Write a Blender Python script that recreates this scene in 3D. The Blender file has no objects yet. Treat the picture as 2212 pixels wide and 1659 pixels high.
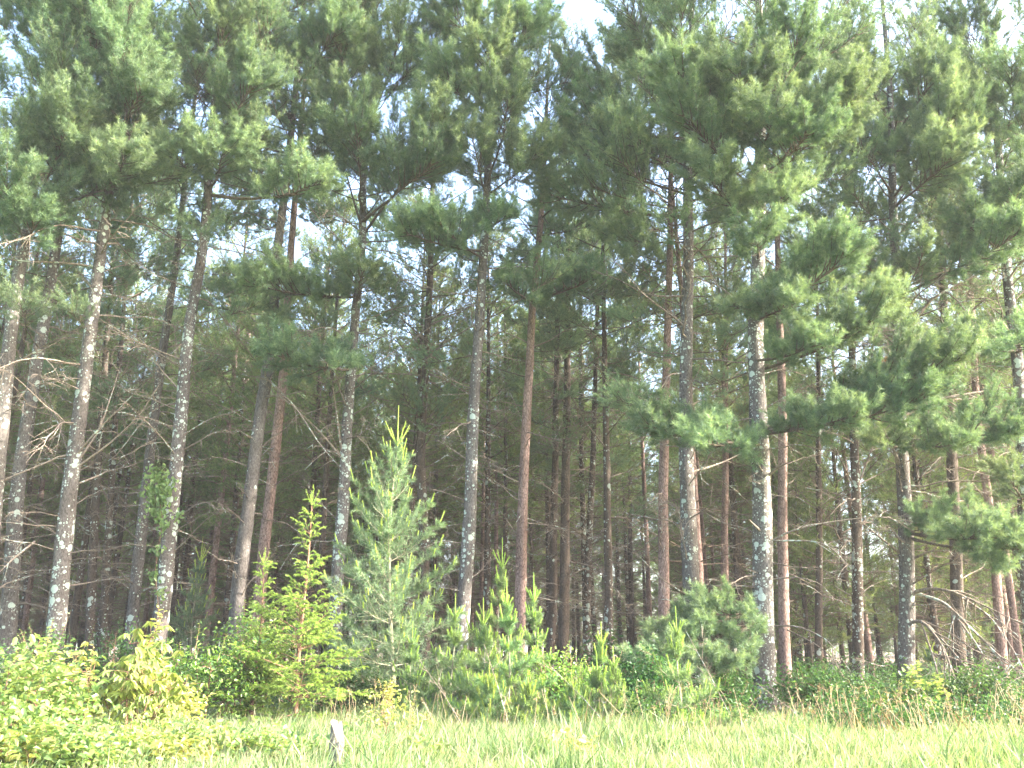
import bpy, math, random
import numpy as np
from mathutils import Vector, Matrix

S = bpy.context.scene
COL = S.collection
R = math.radians
random.seed(7)

# ------------------------------------------------------------------ camera
PITCH, CAM_H, FPX = R(16.3), 1.6, 1916.0
cam_d = bpy.data.cameras.new('camera')
cam = bpy.data.objects.new('camera', cam_d)
COL.objects.link(cam)
cam.location = (0, 0, CAM_H)
cam.rotation_euler = (math.pi / 2 + PITCH, 0, 0)
cam_d.sensor_width = 36
cam_d.lens = 36 * FPX / 2212
cam_d.clip_end = 6000
S.camera = cam
CP, SP = math.cos(PITCH), math.sin(PITCH)


def px(x, y, Y):
    """point seen at (x, y) of the 2212 x 1659 frame, Y metres in front"""
    dx, du = x - 1106, 829.5 - y
    dy = FPX * CP - du * SP
    dz = FPX * SP + du * CP
    k = Y / dy
    return np.array([dx * k, Y, CAM_H + dz * k])


def m_per_px(Y, z=1.6):
    return (Y * CP + (z - CAM_H) * SP) / FPX


# ------------------------------------------------------------------ mesh helpers
class Geo:
    def __init__(self):
        self.v, self.f, self.t, self.n = [], {3: [], 4: []}, [], 0

    def add(self, v, f, tone=0.5):
        v = np.asarray(v, dtype=np.float32).reshape(-1, 3)
        f = np.asarray(f, dtype=np.int32)
        self.v.append(v)
        self.f[f.shape[1]].append(f + self.n)
        t = np.empty(len(v), dtype=np.float32)
        t[:] = tone
        self.t.append(t)
        self.n += len(v)

    def mesh(self, name, mat, smooth=False):
        me = bpy.data.meshes.new(name)
        if not self.n:
            return me
        v = np.concatenate(self.v)
        loops, starts, p = [], [], 0
        for k in (3, 4):
            if self.f[k]:
                a = np.concatenate(self.f[k])
                loops.append(a.ravel())
                starts.append(p + np.arange(len(a)) * k)
                p += a.size
        loops = np.concatenate(loops)
        starts = np.concatenate(starts)
        me.vertices.add(len(v))
        me.vertices.foreach_set('co', v.ravel())
        me.loops.add(len(loops))
        me.loops.foreach_set('vertex_index', loops.astype(np.int32))
        me.polygons.add(len(starts))
        me.polygons.foreach_set('loop_start', starts.astype(np.int32))
        at = me.attributes.new('tone', 'FLOAT', 'POINT')
        at.data.foreach_set('value', np.concatenate(self.t))
        me.materials.append(mat)
        me.update(calc_edges=True)
        if smooth:
            me.polygons.foreach_set('use_smooth', np.ones(len(starts), dtype=bool))
        me.validate()
        return me


def obj(name, data, parent=None):
    o = bpy.data.objects.new(name, data)
    COL.objects.link(o)
    if parent is not None:
        o.parent = parent
    return o


def tag(o, label=None, cat=None, group=None, kind=None):
    if label:
        o['label'] = label
    if cat:
        o['category'] = cat
    if group:
        o['group'] = group
    if kind:
        o['kind'] = kind
    return o


def nrm(a):
    return a / np.maximum(np.linalg.norm(a, axis=-1, keepdims=True), 1e-9)


def tube(g, pts, rad, sides=6, tone=0.5, cap=False, wob=0.0, rng=None):
    pts = np.asarray(pts, float)
    rad = np.asarray(rad, float)
    m = len(pts)
    d = nrm(np.gradient(pts, axis=0))
    ref = np.array([0, 0, 1.0]) if abs(d[0, 2]) < .8 else np.array([1.0, 0, 0])
    u = nrm(np.cross(d, ref))
    w = np.cross(d, u)
    a = np.arange(sides) * 2 * math.pi / sides
    rr = np.repeat(rad[:, None], sides, 1)
    if wob and rng is not None:
        rr = rr * (1 + wob * rng.standard_normal(rr.shape))
    ring = pts[:, None] + rr[..., None] * (np.cos(a)[None, :, None] * u[:, None] + np.sin(a)[None, :, None] * w[:, None])
    i = np.arange(m - 1)[:, None] * sides
    j = np.arange(sides)[None]
    k = (j + 1) % sides
    f = np.stack([i + j, i + k, i + sides + k, i + sides + j], -1).reshape(-1, 4)
    v = ring.reshape(-1, 3)
    if cap:
        n = len(v)
        v = np.vstack([v, pts[-1:] + d[-1:] * rad[-1] * .4])
        q = (m - 1) * sides
        g.add(v, f, tone)
        g.f[3].append(np.array([[q + s, q + (s + 1) % sides, n] for s in range(sides)], dtype=np.int32) + g.n - len(v))
    else:
        g.add(v, f, tone)


def needles(g, P, D, L, n, nl, w, spread, rng, tone, up=0.0):
    """n thin needles on every shoot (base P, direction D, length L)"""
    P, D, L = np.asarray(P), nrm(np.asarray(D)), np.asarray(L)
    s = len(P)
    if not s:
        return
    t = rng.random((s, n)) ** .8
    base = P[:, None] + D[:, None] * (L[:, None] * t)[..., None]
    r = rng.standard_normal((s, n, 3))
    r -= (r * D[:, None]).sum(-1, keepdims=True) * D[:, None]
    r = nrm(r)
    a = spread * (0.45 + 0.75 * rng.random((s, n)))[..., None]
    d = D[:, None] * np.cos(a) + r * np.sin(a)
    d[..., 2] += up
    d = nrm(d)
    ln = nl * (0.7 + 0.5 * rng.random((s, n)))[..., None]
    side = nrm(np.cross(d, rng.standard_normal((s, n, 3)))) * (w / 2)
    v = np.stack([base - side, base + side, base + d * ln], 2).reshape(-1, 3)
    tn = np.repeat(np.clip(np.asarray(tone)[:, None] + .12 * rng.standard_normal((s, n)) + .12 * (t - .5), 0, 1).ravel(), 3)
    f = np.arange(s * n * 3).reshape(-1, 3)
    g.add(v, f, tn)


def leaves(g, P, D, N, ln, wd, tone, fold=.25, droop=.15):
    """leaf blades: base P, direction D, up normal N"""
    P, D, N = np.asarray(P), nrm(np.asarray(D)), np.asarray(N)
    n = len(P)
    if not n:
        return
    sd = nrm(np.cross(D, N))
    up = nrm(np.cross(sd, D))
    ln = np.broadcast_to(np.asarray(ln, float), (n,))[:, None]
    wd = np.broadcast_to(np.asarray(wd, float), (n,))[:, None]
    tip = P + D * ln - up * ln * droop
    l1 = P + D * ln * .28 + sd * wd * .46 + up * wd * fold
    l2 = P + D * ln * .66 + sd * wd * .36 + up * (wd * fold * .6 - ln * droop * .4)
    r1 = P + D * ln * .28 - sd * wd * .46 + up * wd * fold
    r2 = P + D * ln * .66 - sd * wd * .36 + up * (wd * fold * .6 - ln * droop * .4)
    v = np.stack([P, l1, l2, tip, r2, r1], 1).reshape(-1, 3)
    b = np.arange(n)[:, None] * 6
    f = np.concatenate([b + np.array([[0, 1, 2, 3]]), b + np.array([[0, 3, 4, 5]])])
    g.add(v, f, np.repeat(np.broadcast_to(np.asarray(tone, float), (n,)), 6))


# ------------------------------------------------------------------ materials
def new_mat(name):
    m = bpy.data.materials.new(name)
    m.use_nodes = True
    nt = m.node_tree
    nt.nodes.clear()
    out = nt.nodes.new('ShaderNodeOutputMaterial')
    return m, nt, out


def foliage_mat(name, dark, mid, light, transl=.38, rough=.5, spec=.25, hue=.02):
    m, nt, out = new_mat(name)
    N, L = nt.nodes.new, nt.links.new
    at = N('ShaderNodeAttribute')
    at.attribute_name = 'tone'
    cr = N('ShaderNodeValToRGB')
    e = cr.color_ramp.elements
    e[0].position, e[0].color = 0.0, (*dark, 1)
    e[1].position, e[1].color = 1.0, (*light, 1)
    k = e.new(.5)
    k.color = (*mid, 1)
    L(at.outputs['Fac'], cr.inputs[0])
    oi = N('ShaderNodeObjectInfo')
    hs = N('ShaderNodeHueSaturation')
    mr = N('ShaderNodeMapRange')
    mr.inputs['To Min'].default_value, mr.inputs['To Max'].default_value = .5 - hue, .5 + hue
    L(oi.outputs['Random'], mr.inputs['Value'])
    L(mr.outputs[0], hs.inputs['Hue'])
    mv = N('ShaderNodeMapRange')
    mv.inputs['To Min'].default_value, mv.inputs['To Max'].default_value = .85, 1.15
    fr = N('ShaderNodeMath')
    fr.operation = 'FRACT'
    mu = N('ShaderNodeMath')
    mu.operation = 'MULTIPLY'
    mu.inputs[1].default_value = 17.3
    L(oi.outputs['Random'], mu.inputs[0])
    L(mu.outputs[0], fr.inputs[0])
    L(fr.outputs[0], mv.inputs['Value'])
    L(mv.outputs[0], hs.inputs['Value'])
    L(cr.outputs[0], hs.inputs['Color'])
    p = N('ShaderNodeBsdfPrincipled')
    p.inputs['Roughness'].default_value = rough
    p.inputs['Specular IOR Level'].default_value = spec
    tr = N('ShaderNodeBsdfTranslucent')
    mx = N('ShaderNodeMixShader')
    mx.inputs[0].default_value = transl
    L(hs.outputs[0], p.inputs['Base Color'])
    yl = N('ShaderNodeMixRGB')
    yl.blend_type = 'MULTIPLY'
    yl.inputs[0].default_value = 1
    yl.inputs[2].default_value = (1.25, 1.2, .7, 1)
    L(hs.outputs[0], yl.inputs[1])
    L(yl.outputs[0], tr.inputs['Color'])
    L(p.outputs[0], mx.inputs[1])
    L(tr.outputs[0], mx.inputs[2])
    L(mx.outputs[0], out.inputs[0])
    return m


def bark_mat(name, c1, c2, lichen=0.5, lich_col=(.40, .46, .40), plate=0.0):
    m, nt, out = new_mat(name)
    N, L = nt.nodes.new, nt.links.new
    tc = N('ShaderNodeTexCoord')
    mp = N('ShaderNodeMapping')
    mp.inputs['Scale'].default_value = (1, 1, .5)
    L(tc.outputs['Object'], mp.inputs['Vector'])
    oi = N('ShaderNodeObjectInfo')
    off = N('ShaderNodeVectorMath')
    off.operation = 'ADD'
    sc = N('ShaderNodeMath')
    sc.operation = 'MULTIPLY'
    sc.inputs[1].default_value = 50
    L(oi.outputs['Random'], sc.inputs[0])
    L(tc.outputs['Object'], off.inputs[0])
    L(sc.outputs[0], off.inputs[1])
    n1 = N('ShaderNodeTexNoise')
    n1.inputs['Scale'].default_value = 26
    n1.inputs['Detail'].default_value = 5
    n1.inputs['Roughness'].default_value = .65
    L(mp.outputs[0], n1.inputs['Vector'])
    cr = N('ShaderNodeValToRGB')
    cr.color_ramp.elements[0].position, cr.color_ramp.elements[0].color = .36, (*c1, 1)
    cr.color_ramp.elements[1].position, cr.color_ramp.elements[1].color = .62, (*c2, 1)
    L(n1.outputs['Fac'], cr.inputs[0])
    big = N('ShaderNodeTexNoise')
    big.inputs['Scale'].default_value = 1.1
    big.inputs['Detail'].default_value = 3
    L(off.outputs[0], big.inputs['Vector'])
    col = cr.outputs[0]
    tint = N('ShaderNodeMixRGB')
    tint.blend_type = 'MULTIPLY'
    tint.inputs[0].default_value = .6
    tr = N('ShaderNodeValToRGB')
    tr.color_ramp.elements[0].position, tr.color_ramp.elements[0].color = .3, (.55, .5, .46, 1)
    tr.color_ramp.elements[1].position, tr.color_ramp.elements[1].color = .7, (1.25, 1.22, 1.2, 1)
    L(big.outputs['Fac'], tr.inputs[0])
    L(col, tint.inputs[1])
    L(tr.outputs[0], tint.inputs[2])
    col = tint.outputs[0]
    bump_h = n1.outputs['Fac']
    if lichen > 0:
        dist = N('ShaderNodeTexNoise')
        dist.inputs['Scale'].default_value = 22
        dist.inputs['Detail'].default_value = 2
        L(off.outputs[0], dist.inputs['Vector'])
        dv = N('ShaderNodeVectorMath')
        dv.operation = 'SCALE'
        dv.inputs['Scale'].default_value = .035
        L(dist.outputs['Color'], dv.inputs[0])
        ad = N('ShaderNodeVectorMath')
        ad.operation = 'ADD'
        L(off.outputs[0], ad.inputs[0])
        L(dv.outputs[0], ad.inputs[1])
        for scl, rad, jit in ((4.6, .50, .95), (8.5, .46, 1.0), (17.0, .44, 1.0)):
            vo = N('ShaderNodeTexVoronoi')
            vo.inputs['Scale'].default_value = scl
            vo.inputs['Randomness'].default_value = jit
            L(ad.outputs[0], vo.inputs['Vector'])
            sp = N('ShaderNodeSeparateColor')
            L(vo.outputs['Color'], sp.inputs[0])
            th = N('ShaderNodeMapRange')      # spot radius: a share of the cells only
            th.inputs['From Min'].default_value = 1 - lichen * .72
            th.inputs['From Max'].default_value = 1.0
            th.inputs['To Min'].default_value = 0.0
            th.inputs['To Max'].default_value = rad
            bm = N('ShaderNodeMath')
            bm.operation = 'MULTIPLY_ADD'
            bm.inputs[1].default_value = .9
            bm.inputs[2].default_value = -.45
            L(big.outputs['Fac'], bm.inputs[0])
            sm = N('ShaderNodeMath')
            sm.operation = 'ADD'
            L(sp.outputs[0], sm.inputs[0])
            L(bm.outputs[0], sm.inputs[1])
            rv = N('ShaderNodeMath')
            rv.operation = 'MULTIPLY_ADD'
            rv.inputs[1].default_value = .36
            rv.inputs[2].default_value = -.2
            L(oi.outputs['Random'], rv.inputs[0])
            s2 = N('ShaderNodeMath')
            s2.operation = 'ADD'
            L(sm.outputs[0], s2.inputs[0])
            L(rv.outputs[0], s2.inputs[1])
            L(s2.outputs[0], th.inputs['Value'])
            lt = N('ShaderNodeMath')
            lt.operation = 'SUBTRACT'
            L(th.outputs[0], lt.inputs[0])
            L(vo.outputs['Distance'], lt.inputs[1])
            ss = N('ShaderNodeMapRange')
            ss.inputs['From Min'].default_value = 0
            ss.inputs['From Max'].default_value = .05
            L(lt.outputs[0], ss.inputs['Value'])
            mx = N('ShaderNodeMixRGB')
            lc = N('ShaderNodeMixRGB')
            lc.inputs[1].default_value = (*[c * .72 for c in lich_col], 1)
            lc.inputs[2].default_value = (*lich_col, 1)
            L(sp.outputs[1], lc.inputs[0])
            L(ss.outputs[0], mx.inputs[0])
            L(col, mx.inputs[1])
            L(lc.outputs[0], mx.inputs[2])
            col = mx.outputs[0]
    if plate > 0:
        mp2 = N('ShaderNodeMapping')
        mp2.inputs['Scale'].default_value = (9, 9, 3.2)
        L(off.outputs[0], mp2.inputs['Vector'])
        vo = N('ShaderNodeTexVoronoi')
        vo.feature = 'DISTANCE_TO_EDGE'
        vo.inputs['Scale'].default_value = 1.6
        L(mp2.outputs[0], vo.inputs['Vector'])
        cr2 = N('ShaderNodeValToRGB')
        cr2.color_ramp.elements[0].position, cr2.color_ramp.elements[0].color = 0, (.42, .40, .40, 1)
        cr2.color_ramp.elements[1].position, cr2.color_ramp.elements[1].color = .14, (1, 1, 1, 1)
        L(vo.outputs['Distance'], cr2.inputs[0])
        pm = N('ShaderNodeMixRGB')
        pm.blend_type = 'MULTIPLY'
        pm.inputs[0].default_value = plate
        L(col, pm.inputs[1])
        L(cr2.outputs[0], pm.inputs[2])
        col = pm.outputs[0]
    p = N('ShaderNodeBsdfPrincipled')
    p.inputs['Roughness'].default_value = .9
    p.inputs['Specular IOR Level'].default_value = .15
    L(col, p.inputs['Base Color'])
    bp = N('ShaderNodeBump')
    bp.inputs['Strength'].default_value = .8
    bp.inputs['Distance'].default_value = .03
    L(bump_h, bp.inputs['Height'])
    L(bp.outputs[0], p.inputs['Normal'])
    L(p.outputs[0], out.inputs[0])
    return m


M = {}
M['pine'] = foliage_mat('pine needles', (.066, .120, .072), (.124, .198, .114), (.25, .328, .16))
M['pine_far'] = foliage_mat('far pine needles', (.07, .115, .050), (.125, .185, .078), (.21, .265, .105), transl=.45)
M['sapling'] = foliage_mat('sapling needles', (.075, .145, .075), (.17, .27, .12), (.34, .44, .16), transl=.42)
M['pine_soft'] = foliage_mat('soft young pine needles', (.075, .14, .085), (.15, .235, .13), (.29, .37, .17))
M['candle'] = foliage_mat('new pine shoots', (.20, .32, .07), (.30, .42, .09), (.40, .50, .13), transl=.4)
M['spruce'] = foliage_mat('spruce needles', (.07, .15, .045), (.16, .29, .075), (.30, .44, .12), transl=.42)
M['rust'] = foliage_mat('dead needles', (.30, .09, .03), (.42, .13, .05), (.5, .2, .08), transl=.3)
M['leaf'] = foliage_mat('green leaves', (.065, .13, .04), (.15, .245, .075), (.29, .38, .13), transl=.45, rough=.38, spec=.5)
M['leaf_shade'] = foliage_mat('shade-darkened green leaves', (.035, .085, .028), (.062, .135, .042), (.115, .21, .06), transl=.42, rough=.45, spec=.35)  # dark green leaves, colour lowered further to stand for tree shade
M['leaf_yellow'] = foliage_mat('young yellow green leaves', (.20, .27, .08), (.33, .39, .125), (.48, .46, .17), transl=.45, rough=.4, spec=.5)
M['leaf_gloss'] = foliage_mat('glossy leaves', (.07, .17, .035), (.14, .28, .06), (.30, .42, .12), transl=.35, rough=.27, spec=.9)
M['grass'] = foliage_mat('grass blades', (.075, .15, .05), (.165, .262, .11), (.42, .40, .25), transl=.42, rough=.5, spec=.35)
M['straw'] = foliage_mat('dry straw', (.20, .15, .085), (.33, .26, .15), (.46, .38, .23), transl=.25)
M['bark_lichen'] = bark_mat('lichen spotted pine bark', (.066, .058, .053), (.150, .136, .126), .62)
M['bark_heavy'] = bark_mat('heavily lichened pine bark', (.066, .058, .053), (.155, .143, .132), .92)
M['bark_crust'] = bark_mat('pine bark crusted with lichen', (.066, .058, .053), (.16, .148, .136), 1.3, (.44, .49, .43))
M['bark_grey'] = bark_mat('grey pine bark', (.11, .10, .092), (.21, .195, .18), .45)
M['bark_dark'] = bark_mat('dark pine bark', (.050, .040, .034), (.120, .095, .075), .14)
M['bark_red'] = bark_mat('reddish plated pine bark', (.16, .105, .09), (.33, .235, .205), 0, plate=.75)
M['twig'] = bark_mat('dead grey twig', (.13, .105, .085), (.26, .22, .18), .25)
M['limb'] = bark_mat('live brown limb', (.06, .048, .036), (.15, .12, .09), 0)
M['limb_back'] = bark_mat('brown twigs of the plantation', (.11, .085, .062), (.22, .17, .125), 0)
M['stem'] = bark_mat('pale sapling stem', (.20, .19, .13), (.36, .35, .25), 0)
M['stem_red'] = bark_mat('reddish shrub stem', (.16, .09, .06), (.32, .20, .14), 0)
M['wood'] = bark_mat('weathered split wood', (.10, .088, .075), (.30, .275, .24), 0)


def ground_mat():
    m, nt, out = new_mat('meadow soil and needle litter')
    N, L = nt.nodes.new, nt.links.new
    tc = N('ShaderNodeTexCoord')
    sx = N('ShaderNodeSeparateXYZ')
    L(tc.outputs['Object'], sx.inputs[0])
    nz = N('ShaderNodeTexNoise')
    nz.inputs['Scale'].default_value = .35
    nz.inputs['Detail'].default_value = 6
    L(tc.outputs['Object'], nz.inputs['Vector'])
    ma = N('ShaderNodeMath')
    ma.operation = 'MULTIPLY_ADD'
    ma.inputs[1].default_value = 7
    L(nz.outputs['Fac'], ma.inputs[0])
    L(sx.outputs['Y'], ma.inputs[2])
    mr = N('ShaderNodeMapRange')
    mr.inputs['From Min'].default_value, mr.inputs['From Max'].default_value = 24, 29
    L(ma.outputs[0], mr.inputs['Value'])
    fine = N('ShaderNodeTexNoise')
    fine.inputs['Scale'].default_value = 9
    fine.inputs['Detail'].default_value = 8
    L(tc.outputs['Object'], fine.inputs['Vector'])
    a = N('ShaderNodeValToRGB')
    a.color_ramp.elements[0].color = (.07, .10, .03, 1)
    a.color_ramp.elements[1].color = (.24, .30, .10, 1)
    b = N('ShaderNodeValToRGB')
    b.color_ramp.elements[0].color = (.06, .042, .028, 1)
    b.color_ramp.elements[1].color = (.22, .14, .085, 1)
    L(fine.outputs['Fac'], a.inputs[0])
    L(fine.outputs['Fac'], b.inputs[0])
    mx = N('ShaderNodeMixRGB')
    L(mr.outputs[0], mx.inputs[0])
    L(a.outputs[0], mx.inputs[1])
    L(b.outputs[0], mx.inputs[2])
    p = N('ShaderNodeBsdfPrincipled')
    p.inputs['Roughness'].default_value = .95
    L(mx.outputs[0], p.inputs['Base Color'])
    L(p.outputs[0], out.inputs[0])
    return m


M['ground'] = ground_mat()

# ------------------------------------------------------------------ ground
g = Geo()
xs = np.concatenate([[-420, -240, -120], np.linspace(-60, 60, 61), [120, 240, 420]])
ys = np.concatenate([[-120, -80, -40], np.linspace(-10, 110, 61), [200, 300, 420]])
X, Yg = np.meshgrid(xs, ys)
rg = np.random.default_rng(1)
Z = .05 * rg.standard_normal(X.shape) * (np.abs(X) < 61) * (Yg > 0) * (Yg < 110) * .5
V = np.stack([X, Yg, Z], -1).reshape(-1, 3)
nx = len(xs)
i, j = np.meshgrid(np.arange(len(ys) - 1), np.arange(nx - 1), indexing='ij')
a = (i * nx + j).ravel()
g.add(V, np.stack([a, a + 1, a + nx + 1, a + nx], 1))
tag(obj('ground', g.mesh('ground', M['ground'], True)), kind='structure')


# ------------------------------------------------------------------ bough generator
def bough(L, slope, curve, f0, width, nsec, rng, thick=.03, droopside=0.0, shoot=.22, dens=1.0):
    """woody skeleton of one limb along +X and the shoots it carries"""
    g = Geo()
    P, D, SL, T = [], [], [], []
    n = 9
    t = np.linspace(0, 1, n)
    wig = np.cumsum(rng.standard_normal(n)) * L * .012
    ax = np.stack([L * t, wig, L * (slope * t + curve * t * t)], 1)
    tube(g, ax, thick * (1 - .8 * t), 5, rng.random())

    def at(q):
        return np.array([np.interp(q, t, ax[:, k]) for k in range(3)])

    def tan(q):
        return nrm(at(min(1, q + .05)) - at(max(0, q - .05)))

    for s in range(nsec):
        q = f0 + (1 - f0) * ((s + rng.random() * .8) / nsec)
        q = min(q, .99)
        u = (q - f0) / max(1e-3, 1 - f0)
        prof = (math.sin(math.pi * min(1, .15 + .75 * u)) ** .7)
        sl = width * prof * (.65 + .6 * rng.random())
        side = 1 if s % 2 else -1
        ang = R(62 - 34 * u) * (0.8 + .4 * rng.random())
        ta = tan(q)
        lat = np.array([-ta[1], ta[0], 0])
        lat = lat / max(1e-6, np.linalg.norm(lat))
        upv = np.array([0, 0, 1.0])
        roll = rng.normal(.38, .62)
        d = ta * math.cos(ang) + (lat * side * math.cos(roll) + upv * math.sin(roll)) * math.sin(ang)
        p0 = at(q)
        m = 5
        tt = np.linspace(0, 1, m)
        crv = upv * (sl * (.22 + .15 * rng.random() - droopside))
        sp = p0 + d * sl * tt[:, None] + crv * (tt ** 2)[:, None]
        tube(g, sp, .011 * (1 - .7 * tt) * max(.6, thick / .03), 4, .5)
        k = max(3, int(sl * 12 * dens))
        qs = .32 + .68 * (np.arange(k) + rng.random(k)) / k
        for qq in qs:
            b = p0 + d * sl * qq + crv * qq * qq
            dd = nrm(d + upv * (.35 + .6 * rng.random()) + rng.standard_normal(3) * .6)
            b = b + rng.standard_normal(3) * np.array([.06, .06, .07])
            if rng.random() < .3:
                dd = nrm(d + rng.standard_normal(3) * .3 + upv * .3)
            P.append(b)
            D.append(dd)
            SL.append(shoot * (.6 + .8 * rng.random()))
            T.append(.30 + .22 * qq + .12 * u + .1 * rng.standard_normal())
        P.append(sp[-1])
        D.append(nrm(d + upv * .5))
        SL.append(shoot * 1.2)
        T.append(.75)
    for s in range(4):
        P.append(ax[-1])
        D.append(nrm(tan(.98) + rng.standard_normal(3) * .35 + np.array([0, 0, .3])))
        SL.append(shoot * 1.2)
        T.append(.8)
    return g, np.array(P), np.array(D), np.array(SL), np.array(T)


def bough_meshes(seed, L, slope, curve, f0, width, nsec, n=38, nl=.13, w=.0125, thick=.03, mat='pine', droop=0.0, dens=1.0):
    rng = np.random.default_rng(seed)
    g, P, D, SL, T = bough(L, slope, curve, f0, width, nsec, rng, thick, droop, dens=dens)
    gn = Geo()
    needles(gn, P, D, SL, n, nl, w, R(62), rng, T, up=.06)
    return g.mesh('bough', M['limb'], True), gn.mesh('needles', M[mat])


def dead_branch_geo(g, L, slope, curve, rng, thick=.022, ntw=7, p0=(0, 0, 0), yaw=0.0, droop=0.0, pts=None, sides=5):
    if pts is None:
        n = 8
        t = np.linspace(0, 1, n)
        wig = np.cumsum(rng.standard_normal(n)) * L * .025
        wz = np.cumsum(rng.standard_normal(n)) * L * .015
        wig[0] = wz[0] = 0
        ax = np.stack([L * t, wig, L * (slope * t + curve * t * t) + wz], 1)
        c, s = math.cos(yaw), math.sin(yaw)
        ax = np.stack([ax[:, 0] * c - ax[:, 1] * s, ax[:, 0] * s + ax[:, 1] * c, ax[:, 2]], 1) + np.asarray(p0)
    else:
        ax = np.asarray(pts, float)
        n = len(ax)
        t = np.linspace(0, 1, n)
    tube(g, ax, np.maximum(thick * (1 - .85 * t), .004), sides, rng.random())
    for k in range(ntw):
        q = .2 + .78 * rng.random()
        b = np.array([np.interp(q, t, ax[:, i]) for i in range(3)])
        ta = nrm(np.array([np.interp(min(1, q + .06), t, ax[:, i]) for i in range(3)]) - b)
        d = nrm(ta * .7 + rng.standard_normal(3) * np.array([.6, .6, .35]))
        l = L * (.12 + .28 * rng.random()) * (1.1 - .5 * q)
        tt = np.linspace(0, 1, 4)
        wv = rng.standard_normal(3) * .12 * l
        sp = b + d * l * tt[:, None] + wv * (tt ** 2)[:, None] - np.array([0, 0, droop * l]) * (tt ** 2)[:, None]
        tube(g, sp, np.maximum(.42 * thick * (1 - .75 * tt), .003), 4, rng.random())
        for kk in range(2):
            q2 = .3 + .6 * rng.random()
            b2 = b + d * l * q2
            d2 = nrm(d + rng.standard_normal(3) * .7)
            tube(g, np.stack([b2, b2 + d2 * l * .25, b2 + d2 * l * .45 + rng.standard_normal(3) * .03]), [.005, .004, .0025], 3, .5)


# libraries shared by the pines of the front rows
LIB = []
for k in range(12):
    rr = random.Random(100 + k)
    LIB.append(bough_meshes(100 + k, 3.0, rr.uniform(-.02, .12), rr.uniform(.02, .22), rr.uniform(.42, .6), rr.uniform(.95, 1.35), 17, n=32))
DEAD = []
for k in range(12):
    rng = np.random.default_rng(300 + k)
    g = Geo()
    dead_branch_geo(g, 2.2, rng.uniform(-.15, .35), rng.uniform(-.45, .15), rng, .023, int(rng.integers(5, 12)), droop=.15)
    DEAD.append(g.mesh('dead_branch', M['twig'], True))


def trunk_geo(zs, xs, ys, rs, rng, sides=14, flare=.35):
    g = Geo()
    m = len(zs)
    a = np.arange(sides) * 2 * math.pi / sides
    ph = rng.random(4) * 6.28
    z = zs[:, None]
    lump = 1 + .05 * np.sin(3 * a + ph[0] + z * .7) + .04 * np.sin(5 * a + ph[1] - z * 1.3) + .025 * rng.standard_normal((m, sides))
    fl = 1 + flare * np.exp(-z / .35) * (1 + .35 * np.sin(4 * a + ph[2])) + .05 * np.exp(-((z % .62) - .3) ** 2 / .006)
    r = rs[:, None] * lump * fl
    v = np.stack([xs[:, None] + r * np.cos(a), ys[:, None] + r * np.sin(a), np.repeat(z, sides, 1)], -1).reshape(-1, 3)
    i = np.arange(m - 1)[:, None] * sides
    j = np.arange(sides)[None]
    k = (j + 1) % sides
    g.add(v, np.stack([i + j, i + k, i + sides + k, i + sides + j], -1).reshape(-1, 4))
    return g


def add_bough(root, loc, yaw, tilt, scale, idx, name='bough'):
    w, n = LIB[idx % len(LIB)]
    b = bpy.data.objects.new(name, w)
    COL.objects.link(b)
    b.parent = root
    b.location = loc
    b.rotation_euler = (0, -tilt, yaw)
    b.scale = (scale,) * 3
    c = bpy.data.objects.new('needles', n)
    COL.objects.link(c)
    c.parent = b
    return b


def add_dead(root, loc, yaw, tilt, scale, idx):
    b = bpy.data.objects.new('dead_branch', DEAD[idx % len(DEAD)])
    COL.objects.link(b)
    b.parent = root
    b.location = loc
    b.rotation_euler = (0, -tilt, yaw)
    b.scale = (scale,) * 3
    return b


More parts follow.
